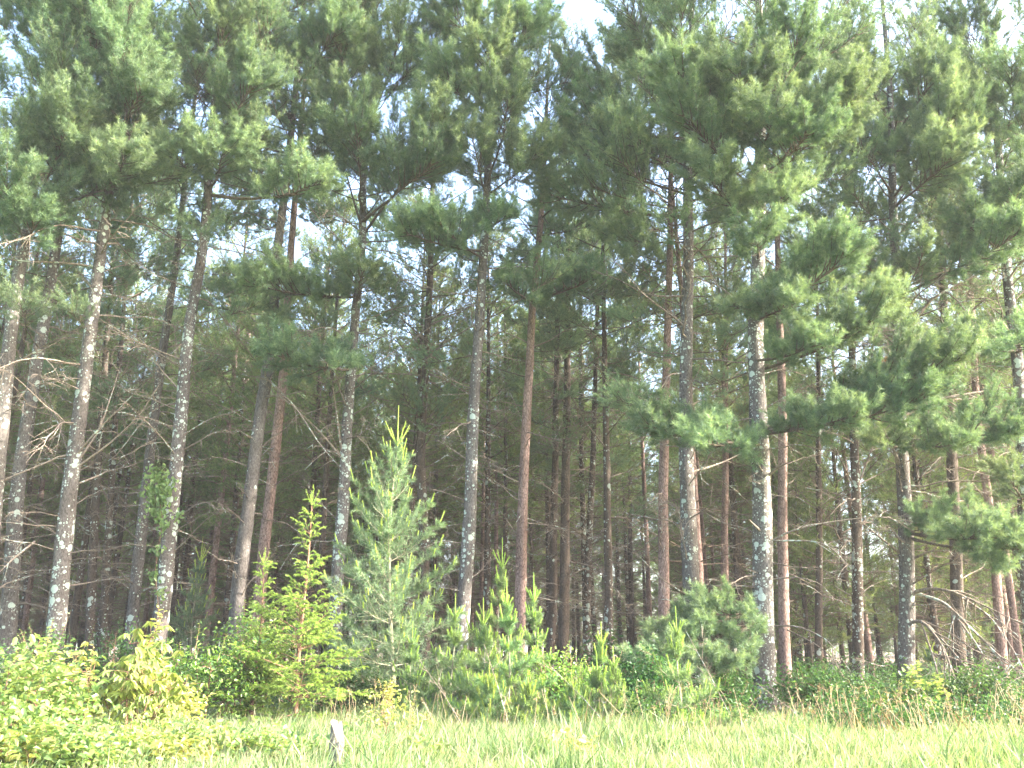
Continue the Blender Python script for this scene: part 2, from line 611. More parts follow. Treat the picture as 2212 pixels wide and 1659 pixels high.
def hero(spec, seed):
    """one pine of the front rows: measured trunk, boughs and dead branches as parts"""
    rng = np.random.default_rng(seed)
    Y = spec['Y']
    P = np.array([px(x, y, Y) for x, y in spec['pts']])
    P = P[np.argsort(P[:, 2])]
    H = spec.get('H', 24)
    lo = (P[1] - P[0]) / max(.3, P[1][2] - P[0][2])
    if P[0][2] > .4:
        q = P[0] - np.clip(lo, -.08, .08) * P[0][2]
        P = np.vstack([[q[0], Y, -.15], P])
    else:
        P[0][2] = -.15
    hi = np.clip((P[-1] - P[-2]) / max(.3, P[-1][2] - P[-2][2]), -.05, .05)
    P = np.vstack([P, [P[-1][0] + hi[0] * (H - P[-1][2]), Y, H]])
    base_x = P[0][0]
    zs = np.arange(-.15, H, .28)
    xt = np.interp(zs, P[:, 2], P[:, 0]) - base_x
    ker = np.ones(9) / 9
    xt = np.convolve(np.pad(xt, 4, mode='edge'), ker, mode='valid')
    yt = .05 * np.sin(zs * .35 + rng.random() * 6) * np.clip(zs / 4, 0, 1)
    r0 = spec['w'] * m_per_px(Y, 4) / 2
    rs = r0 * 1.08 * np.clip(1 - np.clip(zs, 0, None) / (H + 1), .02, 1) ** .72
    root = obj(spec.get('name', 'white_pine'), None)
    root.empty_display_size = .3
    root.location = (base_x, Y, 0)
    tag(root, spec['label'], 'pine tree', spec.get('group', 'pines of the front rows at the forest edge'))
    tr = obj('trunk', trunk_geo(zs, xt, yt, rs, rng).mesh('trunk', M[spec.get('bark', 'bark_lichen')], True), root)

    def on(z):
        return np.array([np.interp(z, zs, xt), np.interp(z, zs, yt), z])

    def rad(z):
        return float(np.interp(z, zs, rs))

    off = np.array([base_x, Y, 0])
    # boughs measured in the photograph
    for n_, (ya, tx, ty, dY, width, f0, nsec) in enumerate(spec.get('boughs', ())):
        zc = [(abs(px(x, ya, Y)[2] - 0), 0) for x in (1106,)][0][0]
        A = on(zc)
        B = px(tx, ty, Y + dY * 1.35) - off
        d = B - A
        L = max(.5, math.hypot(d[0], d[1]))
        curve = rng.uniform(.05, .2)
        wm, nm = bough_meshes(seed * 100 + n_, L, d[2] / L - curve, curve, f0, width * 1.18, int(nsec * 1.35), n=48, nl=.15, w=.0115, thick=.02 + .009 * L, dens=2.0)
        b = obj('bough', wm, root)
        b.location = A
        b.rotation_euler = (0, 0, math.atan2(d[1], d[0]))
        obj('needles', nm, b)
    # upper crown
    cb = spec.get('cb', 13)
    z, k = cb, 0
    Lm = spec.get('L', 3.1)
    ang = rng.random() * 6
    nb = 0
    while z < H - .3 and nb < 84:
        f = (z - cb) / (H - cb)
        L = Lm * (.62 + .55 * math.sin(min(1, f * 2.2) * math.pi * .5)) * (1 - f) ** .62 * rng.uniform(.75, 1.2)
        ang += 2.4 + rng.normal(0, .35)
        L = max(L, .6)
        if math.sin(ang) > .25 and rng.random() < spec.get('thin_back', .35):
            z += .03
            continue
        tilt = R(4 + 40 * f ** 1.1) + rng.normal(0, .12)
        p = on(z)
        add_bough(root, p, ang, tilt, L / 3.0, int(rng.integers(0, 99)))
        nb += 1
        z += rng.uniform(.09, .2) * spec.get('sp', 1.0) * 1.9
    # a few thin live boughs hanging below the crown
    z = cb - spec.get('low', 4.5)
    while z < cb:
        ang = rng.random() * 6.283
        add_bough(root, on(z), ang, R(rng.normal(0, 9)), rng.uniform(.45, .9), int(rng.integers(0, 99)))
        z += rng.uniform(.6, 1.7)
    # dead lower branches
    z = spec.get('dz', 2.6)
    nd = 0
    while z < cb + 1.5 and nd < spec.get('ndead', 60):
        ang = rng.random() * 6.283
        sc = rng.uniform(.35, 1.25) * (0.7 + .45 * z / cb) * spec.get('dl', 1.0)
        tilt = rng.normal(.12, .28)
        add_dead(root, on(z), ang, tilt, sc, int(rng.integers(0, 99)))
        nd += 1
        z += rng.uniform(.08, .42) * spec.get('dsp', 1.0)
    # measured dead branches: polylines in the frame
    for n_, (path, dY, thick, ntw) in enumerate(spec.get('dead', ())):
        m = len(path)
        pts = np.array([px(x, y, Y + dY * i_ / (m - 1)) for i_, (x, y) in enumerate(path)]) - off
        tt = np.linspace(0, m - 1, m * 3)
        pp = np.stack([np.interp(tt, np.arange(m), pts[:, i_]) for i_ in range(3)], 1)
        pp[1:-1] = (pp[:-2] + pp[1:-1] * 2 + pp[2:]) / 4
        g = Geo()
        LL = np.linalg.norm(pts[-1] - pts[0])
        dead_branch_geo(g, LL, 0, 0, rng, thick, ntw, pts=pp, droop=.3, sides=6)
        obj('dead_branch', g.mesh('dead_branch', M['twig'], True), root)
    return root, on


# ------------------------------------------------------------------ the pines of the front rows
FR = 'pines of the front rows at the forest edge'
HERO = [
 dict(Y=22, pts=[(-48, 1390), (7, 886), (27, 700), (50, 553), (62, 470)], w=36, bark='bark_heavy', cb=12.2, H=25, L=3.3, ndead=30,
      label='lichen-covered pine cut by the left edge of the photo, leaning right',
      boughs=[(500, 150, 265, -1.6, 1.1, .3, 22), (520, 20, 400, -1.8, 1.2, .2, 20), (470, 110, 240, -1.2, 1.0, .4, 18), (540, 70, 480, -1.4, .9, .3, 14)]),
 dict(Y=23, pts=[(13, 1390), (20, 1306), (35, 1106), (43, 1000), (67, 886), (80, 786), (104, 653), (120, 553), (135, 440)], w=33, bark='bark_heavy',
      cb=13, H=25, ndead=40, label='slender pine with pale lichen patches, second trunk from the left edge',
      boughs=[(440, 245, 395, -1.5, .8, .45, 14), (420, 200, 225, -1.4, 1.1, .4, 18), (330, 245, 30, -1.6, 1.0, .45, 20), (300, 90, 20, -1.5, 1.2, .4, 20), (380, 180, 320, -2, .9, .4, 14)]),
 dict(Y=22.3, pts=[(112, 1450), (117, 1406), (132, 1239), (142, 1106), (160, 986), (173, 886), (187, 753), (207, 620), (235, 420)], w=37, bark='bark_lichen',
      cb=14, H=24, ndead=46, dl=1.2, label='thick grey pine rising from the undergrowth behind the left bushes',
      boughs=[(450, 330, 180, -1.0, 1.0, .4, 18), (380, 330, 60, -.5, 1.1, .3, 16), (420, 250, 330, -1.8, .9, .1, 18), (400, 130, 300, -1.6, 1.0, .3, 18), (330, 300, 200, -1.7, 1.1, .2, 20), (250, 270, 90, -1.7, 1.1, .2, 20), (200, 180, 20, -1.6, 1.1, .3, 18)],
      dead=[([(160, 990), (200, 940), (270, 870), (310, 830)], -.8, .03, 6), ([(165, 1010), (235, 960), (300, 900), (345, 830)], -.3, .03, 7),
            ([(165, 1000), (215, 930), (245, 840), (262, 782)], .5, .035, 5), ([(75, 1170), (25, 1210), (0, 1235)], -1.2, .035, 3),
            ([(155, 1000), (120, 900), (85, 800)], .4, .02, 4)]),
 dict(Y=27, pts=[(288, 1330), (292, 1273), (309, 1106), (323, 970), (333, 886), (347, 786), (373, 620), (390, 480)], w=25, bark='bark_lichen', cb=13.5, H=24,
      ndead=40, dl=1.1, label='brown leaning pine with the green vine hanging on its lower trunk'),
 dict(Y=23, pts=[(347, 1345), (350, 1333), (360, 1239), (370, 1106), (387, 953), (397, 820), (403, 720), (420, 620), (440, 533), (450, 400), (462, 250)], w=33,
      bark='bark_lichen', cb=14.6, H=25, ndead=44, label='pale lichen-spotted pine leaning right just beside the vine',
      boughs=[(420, 690, 395, -1.7, .85, .42, 20), (400, 375, 340, -1.5, .9, .3, 16), (410, 480, 330, -1.5, .9, .25, 16), (300, 560, 190, -1.6, 1.0, .3, 18), (250, 480, 60, -1.6, 1.1, .3, 18)],
      dead=[([(380, 950), (450, 905), (520, 885), (535, 880)], -.6, .022, 6), ([(372, 1130), (420, 1090), (490, 1078)], -.9, .025, 6),
            ([(365, 1200), (400, 1170), (440, 1125), (500, 1085)], -.5, .02, 5), ([(385, 840), (340, 790), (290, 700)], -.4, .028, 6),
            ([(390, 870), (330, 880), (240, 1000), (190, 1000)], .6, .025, 6)]),
 dict(Y=24, pts=[(511, 1345), (513, 1290), (523, 1206), (537, 1106), (550, 986), (573, 820), (587, 753), (597, 533), (610, 450), (630, 283), (647, 117)], w=31,
      bark='bark_lichen', cb=14, H=25, ndead=44, label='lichen-spotted pine left of a reddish trunk, its tip far to the right',
      boughs=[(330, 520, 300, -1.5, .9, .4, 14), (200, 740, 80, -1.4, 1.1, .4, 18), (160, 560, 30, -1.4, 1.1, .3, 18), (650, 590, 700, -.6, .5, .1, 8)],
      dead=[([(575, 815), (640, 880), (690, 960), (735, 1010)], -1.2, .034, 7), ([(545, 1010), (470, 985), (400, 1005)], -.4, .02, 5)]),
 dict(Y=26, name='red_pine', pts=[(556, 1340), (563, 1273), (577, 1106), (587, 1053), (597, 920), (610, 836), (620, 653), (634, 480)], w=26, bark='bark_red', cb=15, H=24, ndead=22,
      dl=.8, label='smooth reddish pine trunk behind the light green spruce tops',
      dead=[([(590, 1050), (640, 1020), (690, 985)], -.8, .02, 4), ([(595, 990), (650, 960), (720, 940)], -.5, .018, 4)]),
 dict(Y=24.5, pts=[(724, 1360), (727, 1239), (744, 1086), (747, 986), (752, 886), (761, 803), (764, 703), (774, 620), (784, 500), (783, 366), (786, 200)], w=28,
      bark='bark_heavy', cb=13.6, H=25, ndead=42, label='lichen-blotched pine with bright fan-shaped boughs, behind the tall young pine',
      boughs=[(640, 548, 608, -1.8, .95, .12, 24), (650, 790, 585, -2.2, .7, .1, 14), (800, 598, 765, -2, .8, .2, 20), (760, 740, 790, -2.1, .5, .1, 10),
              (500, 965, 275, -1.6, 1.2, .42, 26), (480, 925, 350, -1.9, 1.0, .5, 18), (500, 720, 255, -1.5, 1.2, .4, 24), (460, 790, 290, -2.0, 1.0, .4, 18),
              (330, 725, 95, -1.6, 1.2, .35, 22), (300, 860, 90, -1.4, 1.2, .4, 20)],
      dead=[([(755, 900), (790, 880), (827, 850)], -1.0, .03, 1), ([(738, 990), (690, 930), (600, 850), (575, 815)], -1.4, .034, 6),
            ([(742, 1010), (728, 900), (718, 830)], -.8, .045, 2), ([(745, 1080), (790, 1050), (850, 1020)], -.6, .018, 5),
            ([(768, 800), (800, 760), (788, 690), (795, 640)], -.4, .016, 3), ([(765, 820), (850, 760), (940, 700), (1020, 640)], .8, .022, 7)]),
 dict(Y=24, pts=[(998, 1350), (1007, 1239), (1017, 1086), (1021, 953), (1024, 870), (1030, 770), (1037, 670), (1044, 553), (1047, 500), (1054, 366), (1062, 200)], w=30,
      bark='bark_lichen', cb=14, H=25, ndead=40, dl=.9, label='straight lichen-dotted pine at the middle of the photo, left of the reddish trunk',
      boughs=[(540, 878, 500, -1.6, .8, .3, 20), (560, 930, 470, -1.8, .6, .3, 12), (500, 1088, 465, -1.5, .6, .2, 12), (400, 1100, 215, -1.5, 1.0, .35, 20), (420, 1150, 330, -1.2, 1.0, .4, 16), (420, 1020, 300, -1.6, .8, .35, 14), (150, 985, 35, -1.3, 1.2, .3, 20), (160, 1140, 70, -1.3, 1.2, .3, 20), (230, 1062, 110, -1.9, 1.0, .1, 18), (260, 960, 170, -1.3, 1.1, .4, 18)],
      dead=[([(1030, 800), (1055, 796), (1075, 795)], -.5, .022, 0), ([(1020, 1000), (960, 960), (905, 930)], -.5, .018, 4), ([(1015, 1085), (950, 1060), (920, 1055)], -.5, .016, 3),
            ([(1028, 700), (960, 740), (880, 760)], .5, .02, 6)]),
 dict(Y=27, name='red_pine', pts=[(1123, 1350), (1125, 1306), (1127, 1106), (1130, 1086), (1135, 920), (1140, 853), (1147, 753), (1150, 653), (1160, 570), (1172, 430)], w=25, bark='bark_red',
      cb=13.4, H=23, ndead=26, dl=.9, label='tall reddish-brown pine right of centre with a dark green bough across its top',
      boughs=[(640, 1272, 598, -2.4, .8, .15, 20), (650, 1105, 608, -2.4, .6, .1, 12)],
      dead=[([(1148, 745), (1110, 725), (1080, 715), (1060, 722)], -.6, .026, 5), ([(1150, 750), (1190, 735), (1225, 710), (1245, 705)], -.5, .028, 4), ([(1137, 880), (1090, 868), (1040, 868)], -.4, .02, 5),
            ([(1145, 840), (1180, 820), (1230, 812)], -.4, .022, 5), ([(1140, 970), (1125, 900), (1080, 800)], .4, .014, 5)]),
 dict(Y=30, pts=[(917, 1330), (915, 1100), (905, 986), (917, 853), (923, 720), (930, 586), (934, 430)], w=24, bark='bark_dark', cb=12.5, H=24, ndead=60, dl=1.25, dsp=.8,
      label='dark brown pine with a dense fan of rising branches, left of centre'),
 dict(Y=27, name='red_pine', pts=[(1434, 1380), (1434, 1239), (1432, 1106), (1434, 986), (1437, 853), (1440, 786), (1444, 653), (1449, 520)], w=24, bark='bark_red', cb=15, H=24, ndead=24, dl=.9,
      label='reddish pine with a sunlit right edge, beside a thick lichen-spotted trunk',
      dead=[([(1432, 880), (1380, 860), (1320, 815), (1255, 770)], -1, .03, 3), ([(1436, 850), (1370, 855), (1300, 875)], -.6, .022, 5)]),
 dict(Y=24, pts=[(1498, 1385), (1495, 1323), (1491, 1239), (1486, 1106), (1481, 986), (1481, 853), (1485, 720), (1488, 586), (1488, 500), (1483, 366), (1495, 150)], w=36, bark='bark_heavy', cb=12.4, H=26,
      L=3.8, ndead=50, dl=1.15, label='thick lichen-spotted pine with dark twiggy crown, between two reddish trunks',
      boughs=[(420, 1250, 330, -.4, 1.2, .35, 20), (470, 1190, 420, -.2, 1.1, .4, 18), (330, 1230, 170, .6, 1.2, .4, 20), (300, 1240, 260, -.6, 1.1, .35, 18), (520, 1330, 520, -.3, 1.0, .4, 16), (380, 1350, 300, -1.2, 1.0, .4, 16), (250, 1380, 90, -.8, 1.2, .35, 18)],
      dead=[([(1495, 1020), (1560, 1000), (1640, 960)], .8, .04, 3), ([(1485, 880), (1540, 850), (1600, 800), (1640, 770)], .8, .03, 7), ([(1480, 640), (1400, 640), (1330, 600), (1290, 590)], -.8, .03, 7)]),
 dict(Y=22.3, pts=[(1650, 1540), (1650, 1439), (1648, 1239), (1648, 1106), (1646, 1086), (1641, 986), (1635, 853), (1630, 753), (1628, 686), (1640, 570), (1642, 366), (1646, 200)], w=44, bark='bark_crust', cb=13, H=25,
      L=3.2, ndead=26, dl=.9, label='big forked pine standing in the grass edge, trunk thick with pale lichen',
      boughs=[(955, 1408, 915, -1.6, .8, .35, 18), (960, 1480, 960, -2.2, .6, .3, 14), (930, 2058, 775, -2.2, 1.05, .36, 34), (940, 1850, 900, -2.4, .7, .15, 20), (930, 2010, 860, -2.0, .8, .5, 18),
              (800, 1908, 672, -1.6, .95, .28, 28), (780, 1760, 740, -2, .6, .2, 14), (690, 1830, 555, -1.8, 1.0, .12, 26), (670, 1585, 655, -1.5, .4, .05, 9), (690, 1720, 655, -2, .7, .1, 16),
              (1330, 1470, 1395, -1.3, .6, .2, 11), (1340, 1385, 1440, -1.7, .6, .4, 10), (1345, 1480, 1490, -2.0, .55, .4, 9), (1330, 1590, 1440, -1.6, .5, .3, 9), (1310, 1530, 1325, -1.0, .5, .3, 9), (1320, 1415, 1365, -1.0, .45, .4, 8),
              (500, 1530, 385, -1.6, 1.0, .25, 20), (470, 1685, 425, -1.9, .8, .2, 16), (430, 1480, 245, -1.6, 1.1, .35, 22), (400, 1838, 225, -1.7, 1.3, .35, 28), (380, 1760, 290, -2.1, 1.1, .3, 22), (330, 1725, 85, -1.8, 1.2, .35, 22),
              (300, 1450, 170, -1.6, 1.1, .35, 20), (300, 1600, 160, -2, 1.1, .35, 20), (350, 1680, 250, -2.3, 1.0, .3, 18), (560, 1640, 500, -2.0, .7, .2, 14)],
      dead=[([(1662, 1172), (1700, 1150), (1760, 1133), (1860, 1118), (1950, 1115)], -1, .034, 7), ([(1660, 1168), (1760, 1168), (1800, 1185), (1840, 1230)], -1.4, .026, 7), ([(1662, 1252), (1720, 1246), (1770, 1258), (1805, 1296)], -1.3, .024, 6),
            ([(1665, 1352), (1725, 1352), (1790, 1382), (1838, 1452)], -1.5, .026, 8), ([(1700, 1360), (1760, 1390), (1800, 1420), (1832, 1482)], -1.4, .02, 6), ([(1625, 700), (1612, 680), (1604, 668)], -.3, .075, 0),
            ([(1655, 1160), (1630, 1135), (1618, 1122)], -.7, .05, 0), ([(1645, 1040), (1680, 1010), (1712, 995)], -.7, .045, 0), ([(1630, 690), (1560, 620), (1500, 600)], .2, .03, 6)]),
 dict(Y=27, name='red_pine', pts=[(1698, 1478), (1694, 1372), (1690, 1106), (1691, 986), (1690, 886), (1684, 720), (1680, 586), (1678, 450)], w=23, bark='bark_red', cb=14.5, H=23, ndead=18, dl=.8,
      label='slim reddish pine with a bright sunlit edge, right behind the big lichened pine'),
 dict(Y=34, name='red_pine', pts=[(1565, 1330), (1565, 1272), (1565, 1106), (1568, 986), (1567, 853), (1570, 700)], w=17, bark='bark_red', cb=13, H=22, ndead=24,
      label='thin reddish pine seen between the two thick lichen-spotted trunks'),
 dict(Y=25, pts=[(1957, 1490), (1955, 1440), (1958, 1306), (1958, 1206), (1955, 1053), (1945, 953), (1942, 720), (1938, 600), (1928, 420), (1925, 250)], w=32, bark='bark_lichen', cb=13, H=25, L=3.4,
      ndead=44, dl=1.3, label='pine with long dead boughs arching to the ground at the right',
      boughs=[(950, 2205, 925, -2.2, .9, .3, 22), (960, 2060, 960, -2.4, .7, .25, 14), (965, 1880, 955, -2, .5, .4, 10), (1160, 2205, 1185, -2.6, .85, .5, 20), (1150, 2150, 1160, -3.0, .7, .5, 12), (640, 2200, 505, -2.2, .75, .4, 24), (630, 1855, 565, -1.6, .6, .3, 12), (660, 2000, 540, -2, .6, .3, 12),
              (430, 2062, 255, -1.7, 1.1, .35, 22), (450, 2050, 340, -2.0, 1.0, .35, 20), (300, 2000, 180, -1.5, 1.1, .35, 18), (260, 1850, 120, -1.5, 1.1, .4, 18), (420, 1840, 300, -1.3, 1.0, .4, 16), (1150, 2010, 1130, -.8, .6, .3, 10)],
      dead=[([(1965, 1282), (2010, 1270), (2060, 1278), (2130, 1310), (2212, 1350)], -2.2, 0.061, 14), ([(1975, 1280), (2040, 1300), (2090, 1350), (2150, 1410), (2225, 1470)], -2.4, 0.049, 16),
            ([(1962, 1345), (1995, 1340), (2040, 1400), (2070, 1490), (2105, 1570)], -2.8, 0.054, 16), ([(1995, 1342), (2050, 1365), (2110, 1410), (2190, 1440)], -2, 0.030, 14),
            ([(1990, 1345), (2020, 1430), (2040, 1520), (2050, 1580)], -2.6, .03, 8), ([(2000, 1345), (2070, 1420), (2130, 1500), (2170, 1580)], -3.0, .034, 9), ([(2040, 1300), (2110, 1390), (2160, 1480), (2205, 1560)], -3.2, .03, 9), ([(2060, 1280), (2140, 1330), (2200, 1420), (2240, 1520)], -3.0, .034, 9), ([(2030, 1420), (2090, 1470), (2130, 1550)], -2.8, .022, 8), ([(2015, 1415), (2070, 1425), (2130, 1480), (2190, 1530)], -2.6, 0.061, 14), ([(1950, 1200), (1900, 1160), (1856, 1124)], -.6, 0.041, 9), ([(1940, 1435), (1900, 1440), (1850, 1420)], -.7, 0.027, 10),
            ([(1965, 1210), (2010, 1190), (2060, 1190)], -.8, 0.047, 9), ([(1950, 1020), (1925, 960), (1905, 920)], -.4, 0.068, 3), ([(1945, 760), (2000, 650), (2100, 600), (2212, 540)], -.4, 0.068, 14),
            ([(1948, 900), (2030, 860), (2130, 845), (2220, 830)], .5, 0.068, 14), ([(1945, 820), (1990, 740), (2050, 700)], .2, 0.054, 10)]),
 dict(Y=29, pts=[(1853, 1475), (1853, 1439), (1853, 1272), (1851, 1106), (1845, 886), (1838, 653), (1832, 480)], w=23, bark='bark_dark', cb=13.5, H=23, ndead=60, dl=1.2, dsp=.8,
      label='dark pine with few lichen spots, just left of the pine with arching dead boughs',
      dead=[([(1853, 1050), (1890, 950), (1960, 880)], -.5, .03, 6), ([(1850, 1060), (1800, 960), (1760, 870)], -.5, .03, 6), ([(1853, 1010), (1930, 960), (1990, 940)], -.6, .026, 6)]),
 dict(Y=34, pts=[(1768, 1370), (1771, 1273), (1770, 1106), (1767, 986), (1768, 820), (1764, 600)], w=16, bark='bark_dark', cb=12.5, H=21, ndead=50, dl=1.1,
      label='thin dark pine against the gap of sky right of the big lichened pine'),
 dict(Y=28, pts=[(2073, 1460), (2071, 1439), (2068, 1273), (2065, 1106), (2056, 1053), (2051, 886), (2041, 753), (2038, 653), (2030, 480)], w=26, bark='bark_dark', cb=13, H=24, ndead=60, dl=1.3, dsp=.8,
      label='dark pine just right of the pine with arching dead boughs'),
 dict(Y=29, name='red_pine', pts=[(2167, 1460), (2165, 1439), (2155, 1273), (2141, 1106), (2128, 1020), (2108, 853), (2105, 786), (2095, 600)], w=20, bark='bark_red', cb=14, H=23, ndead=26,
      label='slim reddish pine near the right edge with a pale sunlit edge'),
 dict(Y=25.5, pts=[(2236, 1450), (2215, 1100), (2205, 900), (2191, 720), (2178, 653), (2165, 450), (2155, 250)], w=32, bark='bark_lichen', cb=12.5, H=25, L=3.4, ndead=44, dl=1.2,
      label='pine at the right edge of the photo, trunk partly cut off',
      boughs=[(560, 2105, 480, -2, 1.0, .3, 18), (520, 2200, 420, -2, 1.1, .2, 20), (1100, 2190, 1040, -2, .8, .2, 12), (760, 2200, 740, -2.5, .8, .2, 12), (330, 2090, 60, -1, 1.2, .4, 18), (330, 2200, 200, -1.6, 1.2, .3, 18)]),
 dict(Y=34, pts=[(1192, 1345), (1195, 1306), (1195, 1106), (1200, 986), (1201, 853), (1204, 700)], w=19, bark='bark_dark', cb=11.5, H=22, ndead=60, dsp=.7,
      L=2.3, label='dark pine with a warm sunlit side, first right of the tall reddish trunk'),
 dict(Y=33, pts=[(1218, 1350), (1219, 1306), (1221, 1106), (1223, 986), (1225, 853), (1226, 700)], w=23, bark='bark_dark', cb=11.5, H=22, ndead=60, dsp=.7,
      L=2.4, label='dark pine with a dense brush of dead twigs, second right of the tall reddish trunk'),
 dict(Y=36, pts=[(1268, 1340), (1270, 1206), (1276, 1080), (1282, 960), (1286, 820)], w=17, bark='bark_dark', cb=11, H=21, ndead=60, dsp=.7,
      label='slightly leaning dark pine above the large-leaved sapling'),
 dict(Y=30, pts=[(1315, 1412), (1316, 1306), (1312, 1106), (1310, 1000), (1308, 880)], w=19, bark='bark_dark', cb=12, H=20, ndead=60, dsp=.7,
      label='dark slender pine standing closest behind the young pines right of centre'),
 dict(Y=31, pts=[(197, 1330), (199, 1250), (205, 1106), (214, 960), (224, 800)], w=19, bark='bark_dark', cb=13, H=23, ndead=44,
      label='brown sunlit pine behind the thick grey pine at the left'),
 dict(Y=33, pts=[(226, 1330), (228, 1273), (238, 1106), (246, 960), (256, 800)], w=17, bark='bark_dark', cb=12.5, H=22, ndead=44,
      label='warm brown pine between the thick grey pine and the vine-clad trunk'),
]
ROOTS = []
for i_, sp in enumerate(HERO):
    sp['group'] = FR
    ROOTS.append(hero(sp, 11 + i_))
print('heroes', len(bpy.data.objects))

# ------------------------------------------------------------------ the plantation behind
def back_variant(seed, H, cb, bark, Lm, dead_n):
    rng = np.random.default_rng(seed)
    zs = np.arange(-.1, H, .5)
    xt = .12 * np.sin(zs * .22 + rng.random() * 6) * zs / H
    yt = .12 * np.sin(zs * .2 + rng.random() * 6) * zs / H
    rs = rng.uniform(.125, .16) * np.clip(1 - np.clip(zs, 0, None) / (H + 1), .02, 1) ** .75
    g = trunk_geo(zs, xt, yt, rs, rng, 9, .3)
    gd = Geo()
    gn = Geo()
    z = cb
    ang = 0
    while z < H - .3:
        f = (z - cb) / (H - cb)
        L = max(.5, Lm * (.6 + .6 * math.sin(min(1, f * 2.4) * math.pi / 2)) * (1 - f) ** .65 * rng.uniform(.7, 1.2))
        ang += 2.4 + rng.normal(0, .4)
        sl = math.tan(R(2 + 42 * f) + rng.normal(0, .14))
        b, P, D, SL, T = bough(L, sl, rng.uniform(.0, .2), .3, L * .40, 8, rng, .022 + .004 * L, shoot=.3, dens=.55)
        c, s = math.cos(ang), math.sin(ang)
        Rm = np.array([[c, -s, 0], [s, c, 0], [0, 0, 1]])
        o = np.array([np.interp(z, zs, xt), np.interp(z, zs, yt), z])
        for v, in zip(b.v):
            pass
        vv = np.concatenate(b.v) @ Rm.T + o
        gd.add(vv, np.concatenate(b.f[4]), .5)
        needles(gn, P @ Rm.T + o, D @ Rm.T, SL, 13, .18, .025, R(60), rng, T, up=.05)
        z += rng.uniform(.14, .30)
    for k in range(dead_n):
        z = rng.uniform(1.6, cb + 2)
        o = np.array([np.interp(z, zs, xt), np.interp(z, zs, yt), z])
        dead_branch_geo(gd, rng.uniform(.7, 2.4), rng.uniform(-.1, .5), rng.uniform(-.4, .2), rng, .02, 4, p0=o, yaw=rng.random() * 6.28, droop=.1, sides=4)
    return g.mesh('trunk', M[bark], True), gd.mesh('branches', M['limb_back'], True), gn.mesh('crown', M['pine_far'])


BV = [back_variant(900 + k, H, cb, bk, Lm, dn) for k, (H, cb, bk, Lm, dn) in enumerate([
    (20, 7.5, 'bark_dark', 2.7, 76), (18.5, 6.5, 'bark_dark', 2.7, 80), (21, 9, 'bark_dark', 2.8, 90), (17.5, 5.5, 'bark_dark', 2.6, 70),
    (20, 9.5, 'bark_red', 2.5, 34), (19, 7, 'bark_dark', 2.7, 86), (15, 3.5, 'bark_dark', 2.5, 36), (20, 10.5, 'bark_red', 2.6, 26)])]
rng = np.random.default_rng(42)
taken = [(r_.location.x, r_.location.y) for r_, _ in ROOTS]
cand = []
for Yb in np.arange(29.5, 88, 3.1):
    half = .62 * Yb + 4
    for xb in np.arange(-half, half, 3.5):
        cand.append((xb + rng.normal(0, .75), Yb + rng.normal(0, .6)))
# openings of sky between the stems (bearing x / y, half width, from this distance on)
GAPS = [(-.075, .018, 40, .6), (.40, .045, 38, .6), (.165, .02, 44, .5), (-.36, .02, 45, .35), (-.13, .02, 42, .4), (.62, .03, 36, .4)]
nback = 0
for x_, y_ in cand:
    if min((x_ - a_) ** 2 + (y_ - b_) ** 2 for a_, b_ in taken) < 4.2:
        continue
    br = x_ / y_
    if any(abs(br - q) < w_ and y_ > y0 and rng.random() < pr for q, w_, y0, pr in GAPS):
        continue
    if rng.random() < .08 or nback >= 290:
        continue
    if y_ < 36 and rng.random() < .25:
        continue
    red = rng.random() < .2
    k = int(rng.choice([4, 7])) if red else int(rng.choice([0, 1, 2, 3, 5, 6], p=[.17, .2, .13, .2, .16, .14]))
    t, d, c = BV[k]
    root = obj('red_pine' if red else 'white_pine', None)
    root.location = (x_, y_, 0)
    root.rotation_euler = (rng.normal(0, .012), rng.normal(0, .012), rng.random() * 6.28)
    root.scale = (1, 1, 1) if True else 1
    s_ = rng.uniform(.88, 1.12)
    root.scale = (s_, s_, s_)
    if red:
        tag(root, 'slim reddish-brown pine deep in the shaded plantation behind the front rows', 'pine tree', 'reddish pines deep in the plantation')
    else:
        tag(root, 'slim dark pine deep in the shaded plantation behind the front rows', 'pine tree', 'dark pines deep in the plantation')
    for nme, me in (('trunk', t), ('limb', d), ('crown', c)):
        obj(nme, me, root)
    nback += 1
print('background pines', nback)

# young pines growing up under the canopy
UV = [back_variant(950 + k, H, cb, 'bark_dark', Lm, 4) for k, (H, cb, Lm) in enumerate([(8.5, 1.2, 2.3), (6.5, .8, 1.9), (10, 2.0, 2.5)])]
rng = np.random.default_rng(43)
nu = 0
while nu < 92:
    br = rng.uniform(.2, .6) if nu < 40 else rng.uniform(-.6, .2)
    y_ = rng.uniform(36, 82) if nu < 40 else rng.uniform(56, 98)
    t, d, c = UV[int(rng.integers(0, 3))]
    root = obj('understory_pine', None)
    root.location = (br * y_, y_, 0)
    root.rotation_euler = (0, 0, rng.random() * 6.28)
    s_ = rng.uniform(.8, 1.2)
    root.scale = (s_, s_, s_)
    tag(root, 'low bushy pine growing in the shade among the plantation stems', 'pine tree', 'low pines under the canopy')
    for nme, me in (('trunk', t), ('limb', d), ('crown', c)):
        obj(nme, me, root)
    nu += 1

